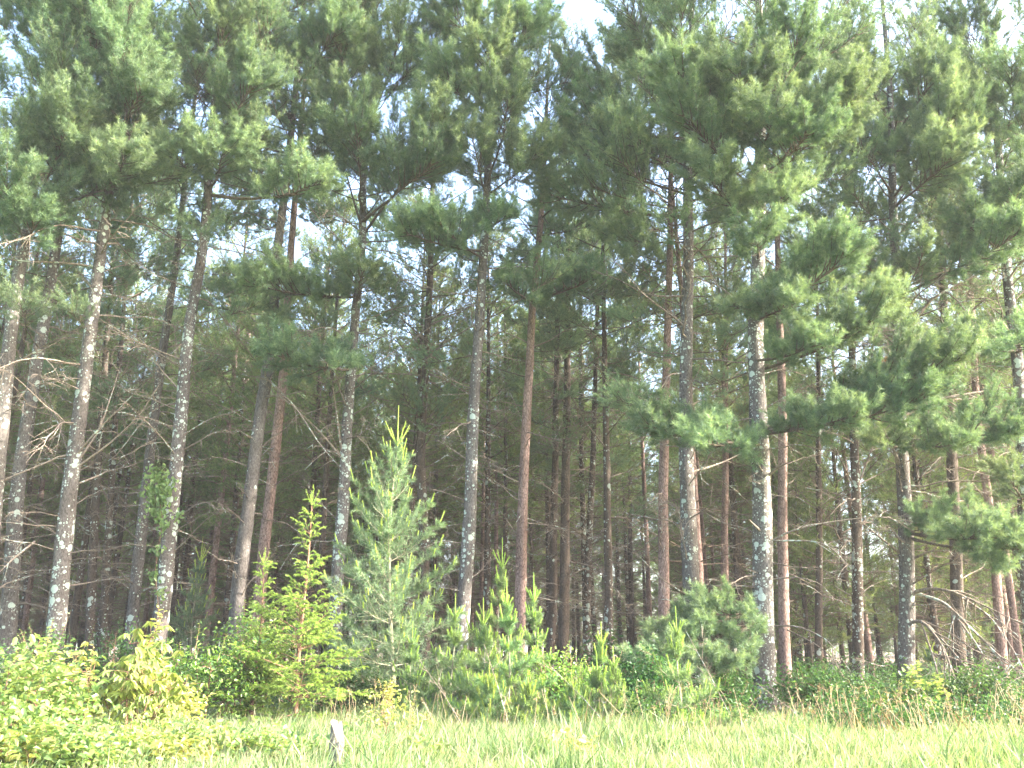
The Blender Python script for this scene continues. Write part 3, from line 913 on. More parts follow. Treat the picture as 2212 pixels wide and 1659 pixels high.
# far-off wood beyond the plantation
g = Geo()
rng = np.random.default_rng(5)
n = 16000
P = np.stack([rng.uniform(-140, 140, n), rng.uniform(100, 125, n), 0 * np.zeros(n)], 1)
top = 9.5 + 3.0 * np.sin(P[:, 0] * .11) + 2.5 * np.sin(P[:, 0] * .31 + 1) + 2 * np.sin(P[:, 0] * .83)
P[:, 2] = top * rng.random(n) ** .8
D = nrm(rng.standard_normal((n, 3)) + np.array([0, 0, .6]))
needles(g, P, D, np.full(n, 1.1), 9, .9, .13, R(60), rng, np.clip(.4 + .2 * rng.standard_normal(n), 0, 1))
tag(obj('distant_wood', g.mesh('distant_wood', M['pine_far'])), 'far-off wood closing the view behind the plantation stems', 'woods', kind='stuff')
HAZE = .00058
# ------------------------------------------------------------------ undergrowth, saplings, shrubs
def ground_pt(x, Y):
    p = px(x, 1400, Y)
    return np.array([p[0], Y, 0.0])


def top_z(y, Y):
    return px(1106, y, Y)[2]


def young_pine(x, Y, ytop, wid, label, seed, group='young pines in front of the forest', nwh=None, dens=1.0, lean=0.0, bare=0.0, cand=1.0, pw=1.5, mat='sapling', name='young_white_pine'):
    rng = np.random.default_rng(seed)
    h = top_z(ytop, Y)
    root = obj(name, None)
    root.location = ground_pt(x, Y)
    tag(root, label, 'young pine', group)
    gs, gn, gc = Geo(), Geo(), Geo()
    lead = .17 * h ** .7 + .12
    zt = h - lead
    n = 9
    t = np.linspace(0, 1, n)
    ax = np.stack([lean * h * t + .02 * h * np.sin(t * 4 + seed), .02 * h * np.sin(t * 3 + 1), zt * t], 1)
    tube(gs, ax, np.maximum(.0095 * h * (1 - .8 * t), .007), 7, .6)
    at = lambda q: np.array([np.interp(q, t, ax[:, k]) for k in range(3)])
    P, D, SL, T = [], [], [], []
    CP_, CD, CL = [], [], []
    nwh = nwh or max(4, int(h / .5))
    tip = at(1)
    CP_.append(tip); CD.append(np.array([lean * .5, 0, 1.0])); CL.append(lead)
    for k in range(5):
        a = k * 1.257 + rng.random() * .5
        CP_.append(tip); CD.append(nrm(np.array([math.cos(a) * .55, math.sin(a) * .55, .8]))); CL.append(lead * rng.uniform(.45, .75))
    for wv in range(nwh):
        q = 1 - (wv + .9) / nwh * .96
        f = 1 - q
        bl = wid * (.10 + .90 * min(1, f * 1.15) ** pw) * rng.uniform(.85, 1.1)
        el = R(52 - 48 * min(1, f * 1.2))
        a0 = rng.random() * 6
        p0 = at(q)
        for k in range(5 if wv < 3 else 6):
            a = a0 + k * 1.257 + rng.normal(0, .2)
            L = bl * rng.uniform(.65, 1.15)
            d = np.array([math.cos(a) * math.cos(el), math.sin(a) * math.cos(el), math.sin(el)])
            tt = np.linspace(0, 1, 6)
            cv = np.array([0, 0, .28 * L])
            br = p0 + d * L * tt[:, None] + cv * (tt ** 2)[:, None]
            tube(gs, br, np.maximum(.012 * (L / 1.0) ** .5 * (1 - .75 * tt), .004), 4, .4)
            ns = max(5, int(L * (24 if f > .3 else 14) * dens))
            for s in range(ns):
                u = .12 + .88 * (s + rng.random()) / ns
                if u < bare:
                    continue
                b = p0 + d * L * u + cv * u * u
                dd = nrm(d * .8 + rng.standard_normal(3) * .55 + np.array([0, 0, .45]))
                l2 = L * .34 * (1.15 - u) * rng.uniform(.5, 1.2) + .06
                e = b + dd * l2
                if l2 > .16:
                    tube(gs, np.stack([b, e]), [.006, .003], 3, .4)
                P.append(b); D.append(dd); SL.append(l2); T.append(.28 + .3 * u + .08 * rng.standard_normal())
                if rng.random() < .22 * cand:
                    CP_.append(e); CD.append(nrm(dd * .5 + np.array([0, 0, 1]))); CL.append(rng.uniform(.06, .13))
            CP_.append(br[-1]); CD.append(nrm(d * .6 + np.array([0, 0, 1]))); CL.append(rng.uniform(.12, .24) * (1.2 - .5 * f))
    ls = rng.random(30)
    for u in ls:
        P.append(at(.75 + .25 * u)); D.append(nrm(np.array([rng.normal(0, .3), rng.normal(0, .3), 1]))); SL.append(.1); T.append(.5)
    needles(gn, P, D, SL, 34, .12, .0095, R(55), rng, T, up=.05)
    CP_, CD, CL = np.array(CP_), nrm(np.array(CD)), np.array(CL)
    for p_, d_, l_ in zip(CP_, CD, CL):
        bend = np.array([0, 0, l_ * .25])
        tube(gc, np.stack([p_, p_ + d_ * l_ * .5 + bend * .25, p_ + d_ * l_ + bend]), [.012, .011, .006], 4, .5)
    keep = rng.random(len(CP_)) < 2
    for fr in (0, .5):
        needles(gc, CP_ + CD * (CL * fr)[:, None] + np.array([0, 0, 1]) * (CL * .12 * fr)[:, None], CD, CL * .55, 34, .042, .0085, R(36), rng, np.full(len(CP_), .45))
    obj('stem', gs.mesh('stem', M['stem'], True), root)
    obj('crown', gn.mesh('crown', M[mat]), root)
    obj('new_growth', gc.mesh('new_growth', M['candle']), root)
    return root


def spruce(x, Y, ytop, wid, label, seed, dens=1.0):
    rng = np.random.default_rng(seed)
    h = top_z(ytop, Y)
    root = obj('young_spruce', None)
    root.location = ground_pt(x, Y)
    tag(root, label, 'young spruce', 'young spruces at the forest edge')
    gs, gn, gc = Geo(), Geo(), Geo()
    n = 8
    t = np.linspace(0, 1, n)
    ax = np.stack([.01 * h * np.sin(t * 5 + seed), .01 * h * np.sin(t * 4), h * .93 * t], 1)
    tube(gs, ax, np.maximum(.012 * h * (1 - .85 * t), .008), 7, .5)
    at = lambda q: np.array([np.interp(q, t, ax[:, k]) for k in range(3)])
    old, new = [], []

    def curl(p, d, l, bend, lst, tone):
        """short shoot that curls over at its end"""
        m = 4
        for i_ in range(m):
            u = i_ / m
            dd = nrm(d + np.array([0, 0, bend]) * u)
            lst.append((p, dd, l / m * 1.15, tone + .1 * u))
            p = p + dd * l / m
        return p

    for k in range(4):
        a = k * 1.57 + .4
        curl(at(1), nrm(np.array([math.cos(a) * .45, math.sin(a) * .45, .9])), h * .05 + .1, .4, new, .6)
    curl(at(1), np.array([.02, 0, 1.]), h * .06 + .12, 0, new, .6)
    z = .96
    while z > .06:
        f = 1 - z
        bl = wid * (.10 + .9 * min(1, f * 1.12) ** 1.25)
        el = R(46 - 48 * f)
        a0 = rng.random() * 6
        p0 = at(z)
        zj = .03
        nb = 5 if f < .25 else 7
        for k in range(nb):
            a = a0 + k * 6.283 / nb + rng.normal(0, .2)
            L = bl * rng.uniform(.4, 1.3)
            e_ = el + rng.normal(0, .17)
            d = np.array([math.cos(a) * math.cos(e_), math.sin(a) * math.cos(e_), math.sin(e_)])
            lat = np.array([-math.sin(a), math.cos(a), 0])
            tt = np.linspace(0, 1, 6)
            cv = np.array([0, 0, .10 * L])
            p0 = at(np.clip(z + rng.normal(0, zj), .03, 1))
            br = p0 + d * L * tt[:, None] + cv * (tt ** 2)[:, None]
            tube(gs, br, np.maximum(.012 * L ** .5 * (1 - .75 * tt), .004), 4, .4)
            m = max(3, int(L * 15 * dens))
            for s in range(m):
                u = .15 + .85 * (s + .5) / m
                b = p0 + d * L * u + cv * u * u
                sd = 1 if s % 2 else -1
                l2 = max(.10, L * .42 * (1.1 - u)) * rng.uniform(.75, 1.2)
                dd = nrm(d * .75 + lat * sd * .85 + np.array([0, 0, rng.normal(.15, .2)]))
                e = b + dd * l2
                old.append((b, dd, l2, .3 + .12 * rng.standard_normal()))
                if l2 > .15:
                    tube(gs, np.stack([b, e]), [.006, .003], 3, .4)
                    for q2 in (.45, .75):
                        for s2 in (-1, 1):
                            d3 = nrm(dd + np.cross(dd, [0, 0, 1]) * s2 * .8 + np.array([0, 0, .1]))
                            old.append((b + dd * l2 * q2, d3, l2 * .3, .35))
                            if rng.random() < .6:
                                curl(b + dd * l2 * q2 + d3 * l2 * .3, d3, rng.uniform(.06, .1), -1.1, new, .55)
                curl(e, dd, rng.uniform(.08, .14), -1.2, new, .6)
                if rng.random() < .3:
                    curl(b, nrm(dd + np.array([0, 0, .9])), .1, -.9, new, .6)
            curl(br[-1], nrm(d + np.array([0, 0, .25])), rng.uniform(.12, .2), -.8, new, .65)
            old.append((br[2], d, L * .6, .35))
        z -= (.13 if f < .45 else .08) * rng.uniform(.85, 1.15) * max(.8, min(1.4, 3.2 / h))
    for lst, ge, nn in ((old, gn, 34), (new, gc, 16)):
        P = np.array([q[0] for q in lst]); D = np.array([q[1] for q in lst]); L = np.array([q[2] for q in lst]); T = np.array([q[3] for q in lst])
        needles(ge, P, D, L, nn, .032, .0085, R(58), rng, T)
    obj('stem', gs.mesh('stem', M['stem_red'], True), root)
    obj('crown', gn.mesh('crown', M['spruce']), root)
    obj('new_growth', gc.mesh('new_growth', M['candle']), root)
    return root


def shrub(x, Y, ytop, wid, label, seed, mat='leaf', nst=9, ll=.075, lw=.045, ncl=60, per=26, compound=False, name='leafy_shrub', cat='shrub', group='leafy shrubs along the grass edge',
          spread=.16, z0=.1, stem='stem_red', tone=.5, h=None, droop=.2, loc=None, sprig=7):
    rng = np.random.default_rng(seed)
    h = h if h is not None else top_z(ytop, Y)
    root = obj(name, None)
    root.location = ground_pt(x, Y) if loc is None else loc
    tag(root, label, cat, group)
    gs, gl = Geo(), Geo()
    tops = []
    for k in range(nst):
        a = rng.random() * 6.28
        r = wid * math.sqrt(rng.random()) * .8
        hh = h * (1 - .55 * (r / wid) ** 2) * rng.uniform(.65, 1.0)
        b = np.array([math.cos(a), math.sin(a), 0]) * r * .3
        e = np.array([math.cos(a) * r, math.sin(a) * r, hh])
        tt = np.linspace(0, 1, 6)
        mid = (b + e) / 2 + np.array([0, 0, .12 * h])
        st = ((1 - tt) ** 2)[:, None] * b + (2 * tt * (1 - tt))[:, None] * mid + (tt ** 2)[:, None] * e
        tube(gs, st, .012 * (1 - .7 * tt) * max(.5, h / 1.6), 5, .5)
        tops.append(st)
    P, D, N, T, LS = [], [], [], [], []
    for c in range(ncl):
        st = tops[c % nst]
        q = rng.uniform(.3 if c >= nst else .97, 1.0)
        tt = np.linspace(0, 1, 6)
        p = np.array([np.interp(q, tt, st[:, k]) for k in range(3)])
        dd = nrm(rng.standard_normal(3) * np.array([1, 1, .5]) + np.array([0, 0, .35]))
        l = wid * rng.uniform(.12, .42) * (1.25 - q * .5)
        e = p + dd * l
        e[2] = max(e[2], z0)
        tube(gs, np.stack([p, (p + e) / 2 + np.array([0, 0, .03]), e]), [.006, .004, .002], 3, .5)
        tc_ = tone - .08 + .22 * rng.standard_normal() + .16 * (e[2] / h - .6)
        if compound:
            m = max(3, per // 5)
            for k in range(m):
                pp = e + rng.standard_normal(3) * spread * np.array([1, 1, .8])
                pp[2] = max(pp[2], z0 * .5)
                ax_ = nrm(rng.standard_normal(3) * np.array([1, 1, .25]) + np.array([0, 0, .1]))
                tube(gs, np.stack([e, pp]), [.003, .002], 3, .5)
                for f in range(5):
                    an = (f - 2) * .62 + rng.normal(0, .08)
                    sd = nrm(np.cross(ax_, [0, 0, 1]))
                    d = ax_ * math.cos(an) + sd * math.sin(an) + np.array([0, 0, -.55 - .2 * rng.random()])
                    P.append(pp); D.append(d); N.append(np.array([0, 0, 1.]) + rng.standard_normal(3) * .25)
                    T.append(tc_ + .08 * rng.standard_normal()); LS.append(1.15 - .14 * abs(f - 2))
        else:
            for k in range(per):
                pp = e + rng.standard_normal(3) * spread * np.array([1, 1, .8])
                pp[2] = max(pp[2], z0 * .5)
                P.append(pp); D.append(rng.standard_normal(3) * np.array([1, 1, .45]) + np.array([0, 0, -.15])); N.append(np.array([0, 0, 1.]) + rng.standard_normal(3) * .45)
                T.append(tc_ + .1 * rng.standard_normal()); LS.append(rng.uniform(.7, 1.2))
    for k in range(sprig):
        st = tops[int(rng.integers(0, nst))]
        b = st[4] + rng.standard_normal(3) * .1 * wid
        d = nrm(np.array([rng.normal(0, .3), rng.normal(0, .3), 1]))
        l = h * rng.uniform(.22, .42)
        tube(gs, np.stack([b, b + d * l * .5, b + d * l]), [.006, .004, .002], 4, .5)
        for q in np.linspace(.15, 1, 13):
            a = rng.random() * 6.28
            P.append(b + d * l * q); D.append(np.array([math.cos(a), math.sin(a), .35])); N.append(np.array([0, 0, 1.]) + rng.standard_normal(3) * .3)
            T.append(tone + .12 + .2 * q + .1 * rng.standard_normal()); LS.append(1.1 - .5 * q)
    LS = np.array(LS)
    leaves(gl, np.array(P), np.array(D), np.array(N), ll * LS, lw * LS, np.clip(T, 0, 1), droop=droop)
    obj('stem', gs.mesh('stem', M[stem], True), root)
    obj('foliage', gl.mesh('foliage', M[mat]), root)
    return root


# undergrowth (uncountable)
g = Geo()
rng = np.random.default_rng(77)
P, D, N, T = [], [], [], []
ncl = 5200
for k in range(ncl):
    Yc = 16.5 + 38 * rng.random() ** 1.9
    xc = rng.uniform(-.62, .64) * Yc
    b = xc / Yc
    if Yc < 21 and b < .12:
        continue
    hh = .3 + .9 * rng.random() * (1.0 if (b < -.33 or b > .26) else .6)
    if abs(b - .283) < .035 and Yc < 22.2:
        continue
    if Yc < 22.6:
        hh = .1 + .62 * rng.random() ** 2
    if Yc > 30:
        hh *= .9
        if rng.random() < .5 and -.33 < b < .24:
            continue
    m = 26
    c = np.array([xc, Yc, hh * rng.random() ** .6])
    pp = c + rng.standard_normal((m, 3)) * np.array([.22, .22, .14])
    pp[:, 2] = np.maximum(pp[:, 2], .03)
    P.append(pp)
    D.append(rng.standard_normal((m, 3)) * np.array([1, 1, .4]))
    N.append(np.array([0, 0, 1.]) + rng.standard_normal((m, 3)) * .4)
    T.append(np.clip(.45 + .2 * rng.standard_normal() + .1 * rng.standard_normal(m), 0, 1))
P, D, N, T = map(np.concatenate, (P, D, N, T))
leaves(g, P, D, N, .085, .055, T)
tag(obj('undergrowth', g.mesh('undergrowth', M['leaf_shade'])), 'low leafy undergrowth on the forest floor beneath the pines', 'undergrowth', kind='stuff')

# young conifers
young_pine(845, 19.5, 895, 1.95, 'tallest young white pine, its bare pale leader rising left of centre', 21, dens=1.15, pw=.8, cand=.5, mat='pine_soft')
young_pine(1079, 20, 1176, 1.35, 'young white pine with the tallest top of the bright-tipped clump in the middle', 22, cand=0.96, pw=2.1)
young_pine(977, 18.5, 1293, 1.1, 'young white pine at the left of the bright-tipped clump, with a curved leader', 23, cand=1.14, pw=2.1)
young_pine(1042, 17.8, 1303, 1.15, 'young white pine in front of the clump, bare pale stem below its top', 24, cand=1.14, pw=2.1)
young_pine(1092, 17.6, 1262, 1.15, 'young white pine with a crooked bright leader bent to the right', 25, cand=1.14, pw=2.1, lean=.02)
young_pine(1160, 18.5, 1250, 1.25, 'young white pine at the right of the clump with five long candles on top', 26, cand=1.14, pw=2.1)
young_pine(892, 18.2, 1353, .9, 'small young pine between the tall young pine and the middle clump', 27, cand=0.90, pw=2.1)
young_pine(1297, 18.6, 1353, .7, 'thin young pine leader right of the flowering shrub', 28, cand=0.72, pw=2.1)
young_pine(1285, 17.4, 1422, .85, 'low young pine with bright tips under the flowering shrub', 29, cand=1.20, pw=2.1)
young_pine(1322, 17.2, 1405, .8, 'low young pine with a forked bright top, left of the dark leafy shrub', 30, cand=1.20, pw=2.1)
young_pine(1141, 16.6, 1455, .85, 'knee-high young pine with bright tips in front of the clump', 31, cand=1.32, pw=2.1)
young_pine(1236, 16.6, 1455, .75, 'knee-high young pine leaning over the grass right of the clump', 32, cand=1.32, pw=2.1)
young_pine(1060, 16.8, 1440, .8, 'bushy low young pine at the foot of the middle clump', 38, cand=1.20, pw=2.1)
young_pine(1466, 16.2, 1322, .95, 'lone young pine with tan stem at the grass edge, left of the big lichened pine', 33, cand=1.4, dens=.9)
young_pine(415, 27, 1170, 1.6, 'soft dark green young pine in the shade between two lichened trunks', 34, cand=.3, mat='pine')
young_pine(2005, 27, 1380, 1.0, 'dim young pine among the dead boughs at the right', 35, cand=.2, mat='pine')
spruce(650, 17.2, 1058, 1.3, 'light green young spruce with curled shoots, taller of the two', 41, dens=.85)
spruce(556, 17.6, 1195, .8, 'slimmer young spruce with a straight bare leader, left of the taller one', 42)

# shrubs
shrub(455, 17.4, 1335, 1.55, 'bright green shrub with glossy white-glinting leaves left of the spruces', 51, 'leaf_gloss', 16, .085, .05, 150, 26, tone=.5)
shrub(545, 18.6, 1300, 1.0, 'dull green leafy shrub behind the slimmer spruce', 52, 'leaf', 9, .08, .05, 70, 24, tone=.3)
shrub(300, 14.6, 1352, .85, 'yellow-green creeper shrub with drooping five-part leaves on thin red stems', 53, 'leaf_yellow', 9, .17, .066, 56, 20, compound=True, tone=.35, spread=.16)
shrub(185, 14.2, 1400, .55, 'small yellowish creeper sprig left of the drooping creeper shrub', 54, 'leaf_yellow', 6, .11, .05, 24, 15, compound=True, tone=.5, spread=.11)
shrub(20, 12.2, 1375, 1.1, 'tall yellow-green bush at the left edge of the photo', 55, 'leaf', 14, .12, .068, 70, 19, tone=.72, spread=.17, sprig=12)
shrub(150, 12.6, 1500, .7, 'low yellow-green bush in front of the left edge bush', 56, 'leaf', 10, .11, .062, 40, 18, tone=.7, spread=.16, sprig=8)
shrub(60, 10.8, 1520, 1.0, 'sunlit bush in the lower left corner', 57, 'leaf', 12, .11, .062, 50, 19, tone=.7, spread=.17, sprig=8)
shrub(310, 12, 1590, .8, 'bright low bush of small leaves along the bottom left', 58, 'leaf_yellow', 11, .085, .052, 60, 20, tone=.3, spread=.2, sprig=10)
shrub(30, 19, 1340, 1.2, 'shaded bush behind the left edge bush', 59, 'leaf', 9, .08, .05, 80, 24, tone=.3)
shrub(250, 22, 1330, 1.3, 'dim bush at the foot of the thick grey pine', 60, 'leaf_shade', 9, .075, .05, 90, 24, tone=.5)
shrub(852, 14.8, 1478, .42, 'small sapling with pale yellow leaves standing in the grass', 61, 'leaf_yellow', 4, .075, .05, 20, 14, tone=.65, name='leafy_sapling', cat='sapling', group='leafy saplings at the forest edge')
shrub(1215, 18.2, 1368, .5, 'shrub with round pale leaves glinting white, in front of the dark pine', 62, 'leaf_gloss', 5, .085, .065, 34, 18, tone=.85)
shrub(1255, 18.0, 1410, .45, 'second pale glinting shrub just right of the round-leaved one', 63, 'leaf_gloss', 5, .08, .06, 26, 18, tone=.75)
shrub(1275, 25, 1318, .85, 'sapling with large drooping dark green leaves in the shade right of centre', 64, 'leaf_shade', 4, .20, .095, 16, 9, tone=.4, name='leafy_sapling', cat='sapling', group='leafy saplings at the forest edge', spread=.2)
shrub(1370, 19.2, 1400, 1.2, 'dark green rounded shrub between the low young pines and the lone one', 65, 'leaf_shade', 12, .08, .055, 130, 26, tone=.35)
shrub(1400, 21, 1385, 1.2, 'dark leafy shrub behind the lone young pine', 66, 'leaf_shade', 10, .08, .055, 110, 26, tone=.3)
shrub(1990, 19.2, 1432, .55, 'maple seedling with bright green lobed leaves beside the arching dead boughs', 67, 'leaf', 4, .15, .10, 26, 9, tone=.55, name='leafy_sapling', cat='sapling', group='leafy saplings at the forest edge')
shrub(1915, 19.4, 1490, .8, 'low leafy seedlings at the foot of the pine with arching boughs', 68, 'leaf', 8, .11, .075, 60, 14, tone=.35)
shrub(1770, 21.4, 1440, 1.3, 'shaded green shrub right of the big lichened pine', 69, 'leaf_shade', 10, .08, .055, 110, 26, tone=.45)
shrub(2110, 21, 1450, 1.3, 'shaded shrub under the arching dead boughs near the right edge', 70, 'leaf_shade', 10, .08, .055, 110, 26, tone=.42)
shrub(1580, 20.6, 1450, .9, 'shaded shrub at the left foot of the big lichened pine', 71, 'leaf_shade', 8, .075, .05, 70, 24, tone=.4)
shrub(750, 19, 1440, 1.2, 'dark leafy shrub under the young spruces and the tall young pine', 72, 'leaf_shade', 10, .08, .05, 100, 24, tone=.35)

for k, (sx, sy, sY, sw, mt, lb) in enumerate([
        (90, 1590, 10.6, .6, 'leaf_yellow', 'pale yellow-green low bush in front of the lower left bush'), (430, 1612, 11.6, .55, 'leaf_yellow', 'pale low bush at the bottom, right of the small-leaved bush'),
        (215, 1615, 10.6, .55, 'leaf', 'fresh green low bush at the bottom edge near the left corner'), (392, 1490, 15.8, .45, 'leaf_yellow', 'yellowish bush behind the drooping creeper shrub'), (105, 1445, 13.4, .5, 'leaf_yellow', 'yellow-tipped bush between the left edge bush and the creeper sprig')]):
    shrub(sx, sY, sy, sw, lb, 120 + k, mt, 8, .10, .058, 34, 16, spread=.16, sprig=7, tone=.5 if mt == 'leaf_yellow' else .8)

# broad-leaved weeds in the bottom left of the meadow
for k, (wx, wy, wh, ww, lb) in enumerate([(600, 12.3, .5, .5, 'broad-leaved weed clump in the grass left of the old post'), (640, 12.0, .42, .4, 'low weed with shiny leaves just left of the old post'), (780, 12.1, .38, .35, 'weed with pale leaves just right of the old post'),
                                          (520, 12.2, .5, .55, 'weed clump with bright round leaves at the bottom, right of the low bush'), (440, 12.4, .55, .5, 'taller weed clump beside the low small-leaved bush'), (900, 12.1, .3, .3, 'small weed at the bottom right of the old post'), (1235, 12.2, .34, .25, 'yellow-leaved weed alone in the grass at the bottom centre')]):
    shrub(wx, wy, 0, ww, lb, 80 + k, 'leaf_yellow' if k in (6,) else 'leaf', 6, .11, .075, 22, 9, tone=.8, h=wh, name='weed', cat='weed', group='broad-leaved weeds in the meadow', z0=.12)

# climbing vine on the brown leaning pine
rng = np.random.default_rng(91)
gl, gs = Geo(), Geo()
P, D, N, T = [], [], [], []
vl = [(338, 1030), (345, 1080), (352, 1130), (342, 1180), (335, 1235), (340, 1290), (345, 1345)]
pts = np.array([px(x, y, 22.55) for x, y in vl])
base = np.array([pts[-1][0], 22.55, 0])
tube(gs, np.vstack([pts[::-1]]) - base, np.linspace(.012, .006, len(pts)), 5)
for (x, y, n_, s_) in [(335, 1035, 110, .17), (350, 1060, 110, .16), (340, 1095, 100, .15), (365, 1045, 50, .13), (355, 1130, 40, .10), (385, 1110, 18, .08), (340, 1185, 22, .09), (335, 1240, 22, .09), (350, 1280, 22, .1), (320, 1060, 30, .12)]:
    c = px(x, y, 22.5) - base
    pp = c + rng.standard_normal((n_, 3)) * s_ * np.array([1, .5, 1.1])
    P.append(pp); D.append(rng.standard_normal((n_, 3)) * .6 + np.array([0, -.2, -.7])); N.append(np.array([0, -1, .5]) + rng.standard_normal((n_, 3)) * .5)
    T.append(np.clip(.55 + .15 * rng.standard_normal(n_), 0, 1))
leaves(gl, *map(np.concatenate, (P, D, N)), .12, .075, np.concatenate(T))
v = obj('climbing_vine', None)
v.location = base
tag(v, 'bright green creeper hanging between the brown leaning pine and the pale pine', 'vine')
obj('stem', gs.mesh('stem', M['stem_red']), v)
obj('foliage', gl.mesh('foliage', M['leaf']), v)

# rusty dead needle tuft caught above the long bough
rng = np.random.default_rng(93)
g = Geo()
c = px(1910, 885, 20.6)
c = px(1912, 775, 21.6)
needles(g, np.repeat([[0., 0, 0], [.12, 0, .03], [.05, .02, .06]], 3, 0), rng.standard_normal((9, 3)) * .5 + np.array([0, 0, -.6]), np.full(9, .08), 26, .11, .012, R(40), rng, np.full(9, .5))
o = obj('dead_needle_tuft', g.mesh('dead_needle_tuft', M['rust']))
o.location = c
tag(o, 'small rust-red tuft of dead needles caught above the long sunlit bough', 'dead needles')

# old split post
rng = np.random.default_rng(95)
root = obj('fence_post', None)
pp = ground_pt(737, 11.6)
root.location = pp
tag(root, 'weathered grey broken post standing in the grass at the bottom', 'post')
h = top_z(1563, 11.6)
g = Geo()
sides = 12
lev = np.array([-.1, h * .3, h * .55, h * .72, h * .8])
rad = np.array([.105, .10, .095, .09, .085])
a = np.arange(sides) * 2 * math.pi / sides
rr = rad[:, None] * (1 + .16 * np.sin(a * 3 + 1) + .10 * rng.standard_normal(sides))
top = np.where(np.cos(a - 2.6) > -.1, h * (.98 + .12 * rng.random(sides)), h * .80)
zz = np.repeat(lev[:, None], sides, 1)
zz[-1] = top
zz[-2] = np.minimum(zz[-2], top - .04)
v = np.stack([rr * np.cos(a) * .95, rr * np.sin(a), zz], -1).reshape(-1, 3)
i = np.arange(len(lev) - 1)[:, None] * sides
j = np.arange(sides)[None]
k = (j + 1) % sides
g.add(v, np.stack([i + j, i + k, i + sides + k, i + sides + j], -1).reshape(-1, 4))
n0 = g.n
g.add(np.vstack([v[-sides:], [[0, 0, h * .78]]]), np.array([[s, (s + 1) % sides, sides] for s in range(sides)]))
obj('post_body', g.mesh('post_body', M['wood']), root)
g = Geo()
tube(g, [(.035, -.1, h * .1), (.05, -.105, h * .45), (.06, -.095, h * .62), (.055, -.085, h * .70)], [.05, .052, .045, .02], 7, .5, True, .12, rng)
obj('splinter', g.mesh('splinter', M['wood'], True), root)

# ------------------------------------------------------------------ meadow grass
rng = np.random.default_rng(60)
n = 230000
Yg_ = 7 + 14.5 * rng.random(n * 2) ** .9
Xg = rng.uniform(-1, 1, n * 2) * 17
bq = Xg / Yg_
edge = np.interp(bq, [-.6, -.3, 0, .14, .26, .6], [18.5, 19, 18.6, 17.4, 15.2, 14.6]) + .7 * np.sin(Xg * 1.9) + .5 * np.sin(Xg * 4.3 + 1)
far_ = np.clip((Yg_ - edge) / 1.6, 0, 1)
ok = (np.abs(Xg) < .63 * Yg_ + 1.5) & ~((np.abs(Xg - pp[0] * Yg_ / 11.6) < .14) & (Yg_ < 11.8) & (rng.random(n * 2) < .8)) & (rng.random(n * 2) > far_ * .8)
far_ = far_[ok][:n]
Xg, Yg_ = Xg[ok][:n], Yg_[ok][:n]
n = len(Xg)
clump = .5 + .5 * np.sin(Xg * 1.7 + 2 * np.sin(Yg_ * .9)) * np.sin(Yg_ * 1.9 + 1.5 * np.sin(Xg * .8))
h = (.13 + .25 * rng.random(n) + .36 * clump ** 2 * rng.random(n) ** 1.3)
h *= np.where(rng.random(n) < .04, 1.5, 1)
h *= 1 - .35 * far_
ang = rng.random(n) * 6.283
lean = h * (.15 + .55 * rng.random(n) ** 1.5)
dx, dy = np.cos(ang) * lean + .06 * h, np.sin(ang) * lean
wa = rng.random(n) * 3.14
wd = .006 + .007 * rng.random(n)
wx, wy = np.cos(wa) * wd, np.sin(wa) * wd
z0 = np.zeros(n)
B = np.stack([Xg, Yg_, z0], 1)
Wv = np.stack([wx, wy, z0], 1)
mid = B + np.stack([dx * .3, dy * .3, h * .58], 1)
tip = B + np.stack([dx, dy, h * (1 - .25 * (lean / h) ** 2)], 1)
v = np.stack([B - Wv, B + Wv, mid + Wv * .8, mid - Wv * .8, tip], 1).reshape(-1, 3)
g = Geo()
b = np.arange(n)[:, None] * 5
thatch = np.sin(Xg * .9 + 1.3 * np.sin(Yg_ * .6)) * np.sin(Yg_ * 1.3 + 2) > .45
tone = np.clip(.42 + .22 * rng.standard_normal(n) - .25 * (clump - .5) + .5 * (rng.random(n) < np.where(thatch, .3, .08)) - .15 * far_, 0, 1)
tv = np.repeat(tone[:, None], 5, 1)
tv[:, 4] = np.clip(tv[:, 4] + .22, 0, 1)
g.add(v, b + np.array([[0, 1, 2, 3]]), tv.ravel())
g.f[3].append((b + np.array([[3, 2, 4]])).astype(np.int32))
tag(obj('meadow_grass', g.mesh('meadow_grass', M['grass'])), 'bright sunlit meadow grass in front of the forest', 'grass', kind='stuff')

# tall dry stalks along the grass edge
g = Geo()
rng = np.random.default_rng(61)
for k in range(470):
    bx = rng.uniform(1420, 2260) if k < 320 else rng.uniform(700, 1450)
    Yk = rng.uniform(14.2, 18.5) if k < 320 else rng.uniform(15, 18.5)
    p = ground_pt(bx, Yk)
    hh = rng.uniform(.3, .95) * (.55 if abs(bx - 1650) < 55 else 1) * (1.0 if k < 470 else .8)
    ln = rng.normal(0, .22) * hh
    ly = rng.normal(0, .15) * hh
    pts = np.array([p, p + [ln * .3, ly * .3, hh * .55], p + [ln, ly, hh]])
    tube(g, pts, [.006, .005, .003], 3, rng.random())
    if rng.random() < .45:
        m = int(rng.integers(5, 10))
        q = rng.random(m)
        bb = pts[1] + (pts[2] - pts[1]) * (.55 + .45 * q)[:, None]
        leaves(g, bb, rng.standard_normal((m, 3)) * .6 + np.array([0, 0, .5]), rng.standard_normal((m, 3)), rng.uniform(.04, .09, m), .014, rng.random(m))
    if rng.random() < .6:
        leaves(g, (p + [0, 0, hh * .15])[None], np.array([[rng.normal(), rng.normal(), 1.4]]), np.array([[0, -1., .3]]), hh * .6, .016, rng.random(), droop=.3)
tag(obj('dry_stalks', g.mesh('dry_stalks', M['straw'])), 'tall dry seed stalks standing along the far edge of the meadow', 'dry grass', kind='stuff')

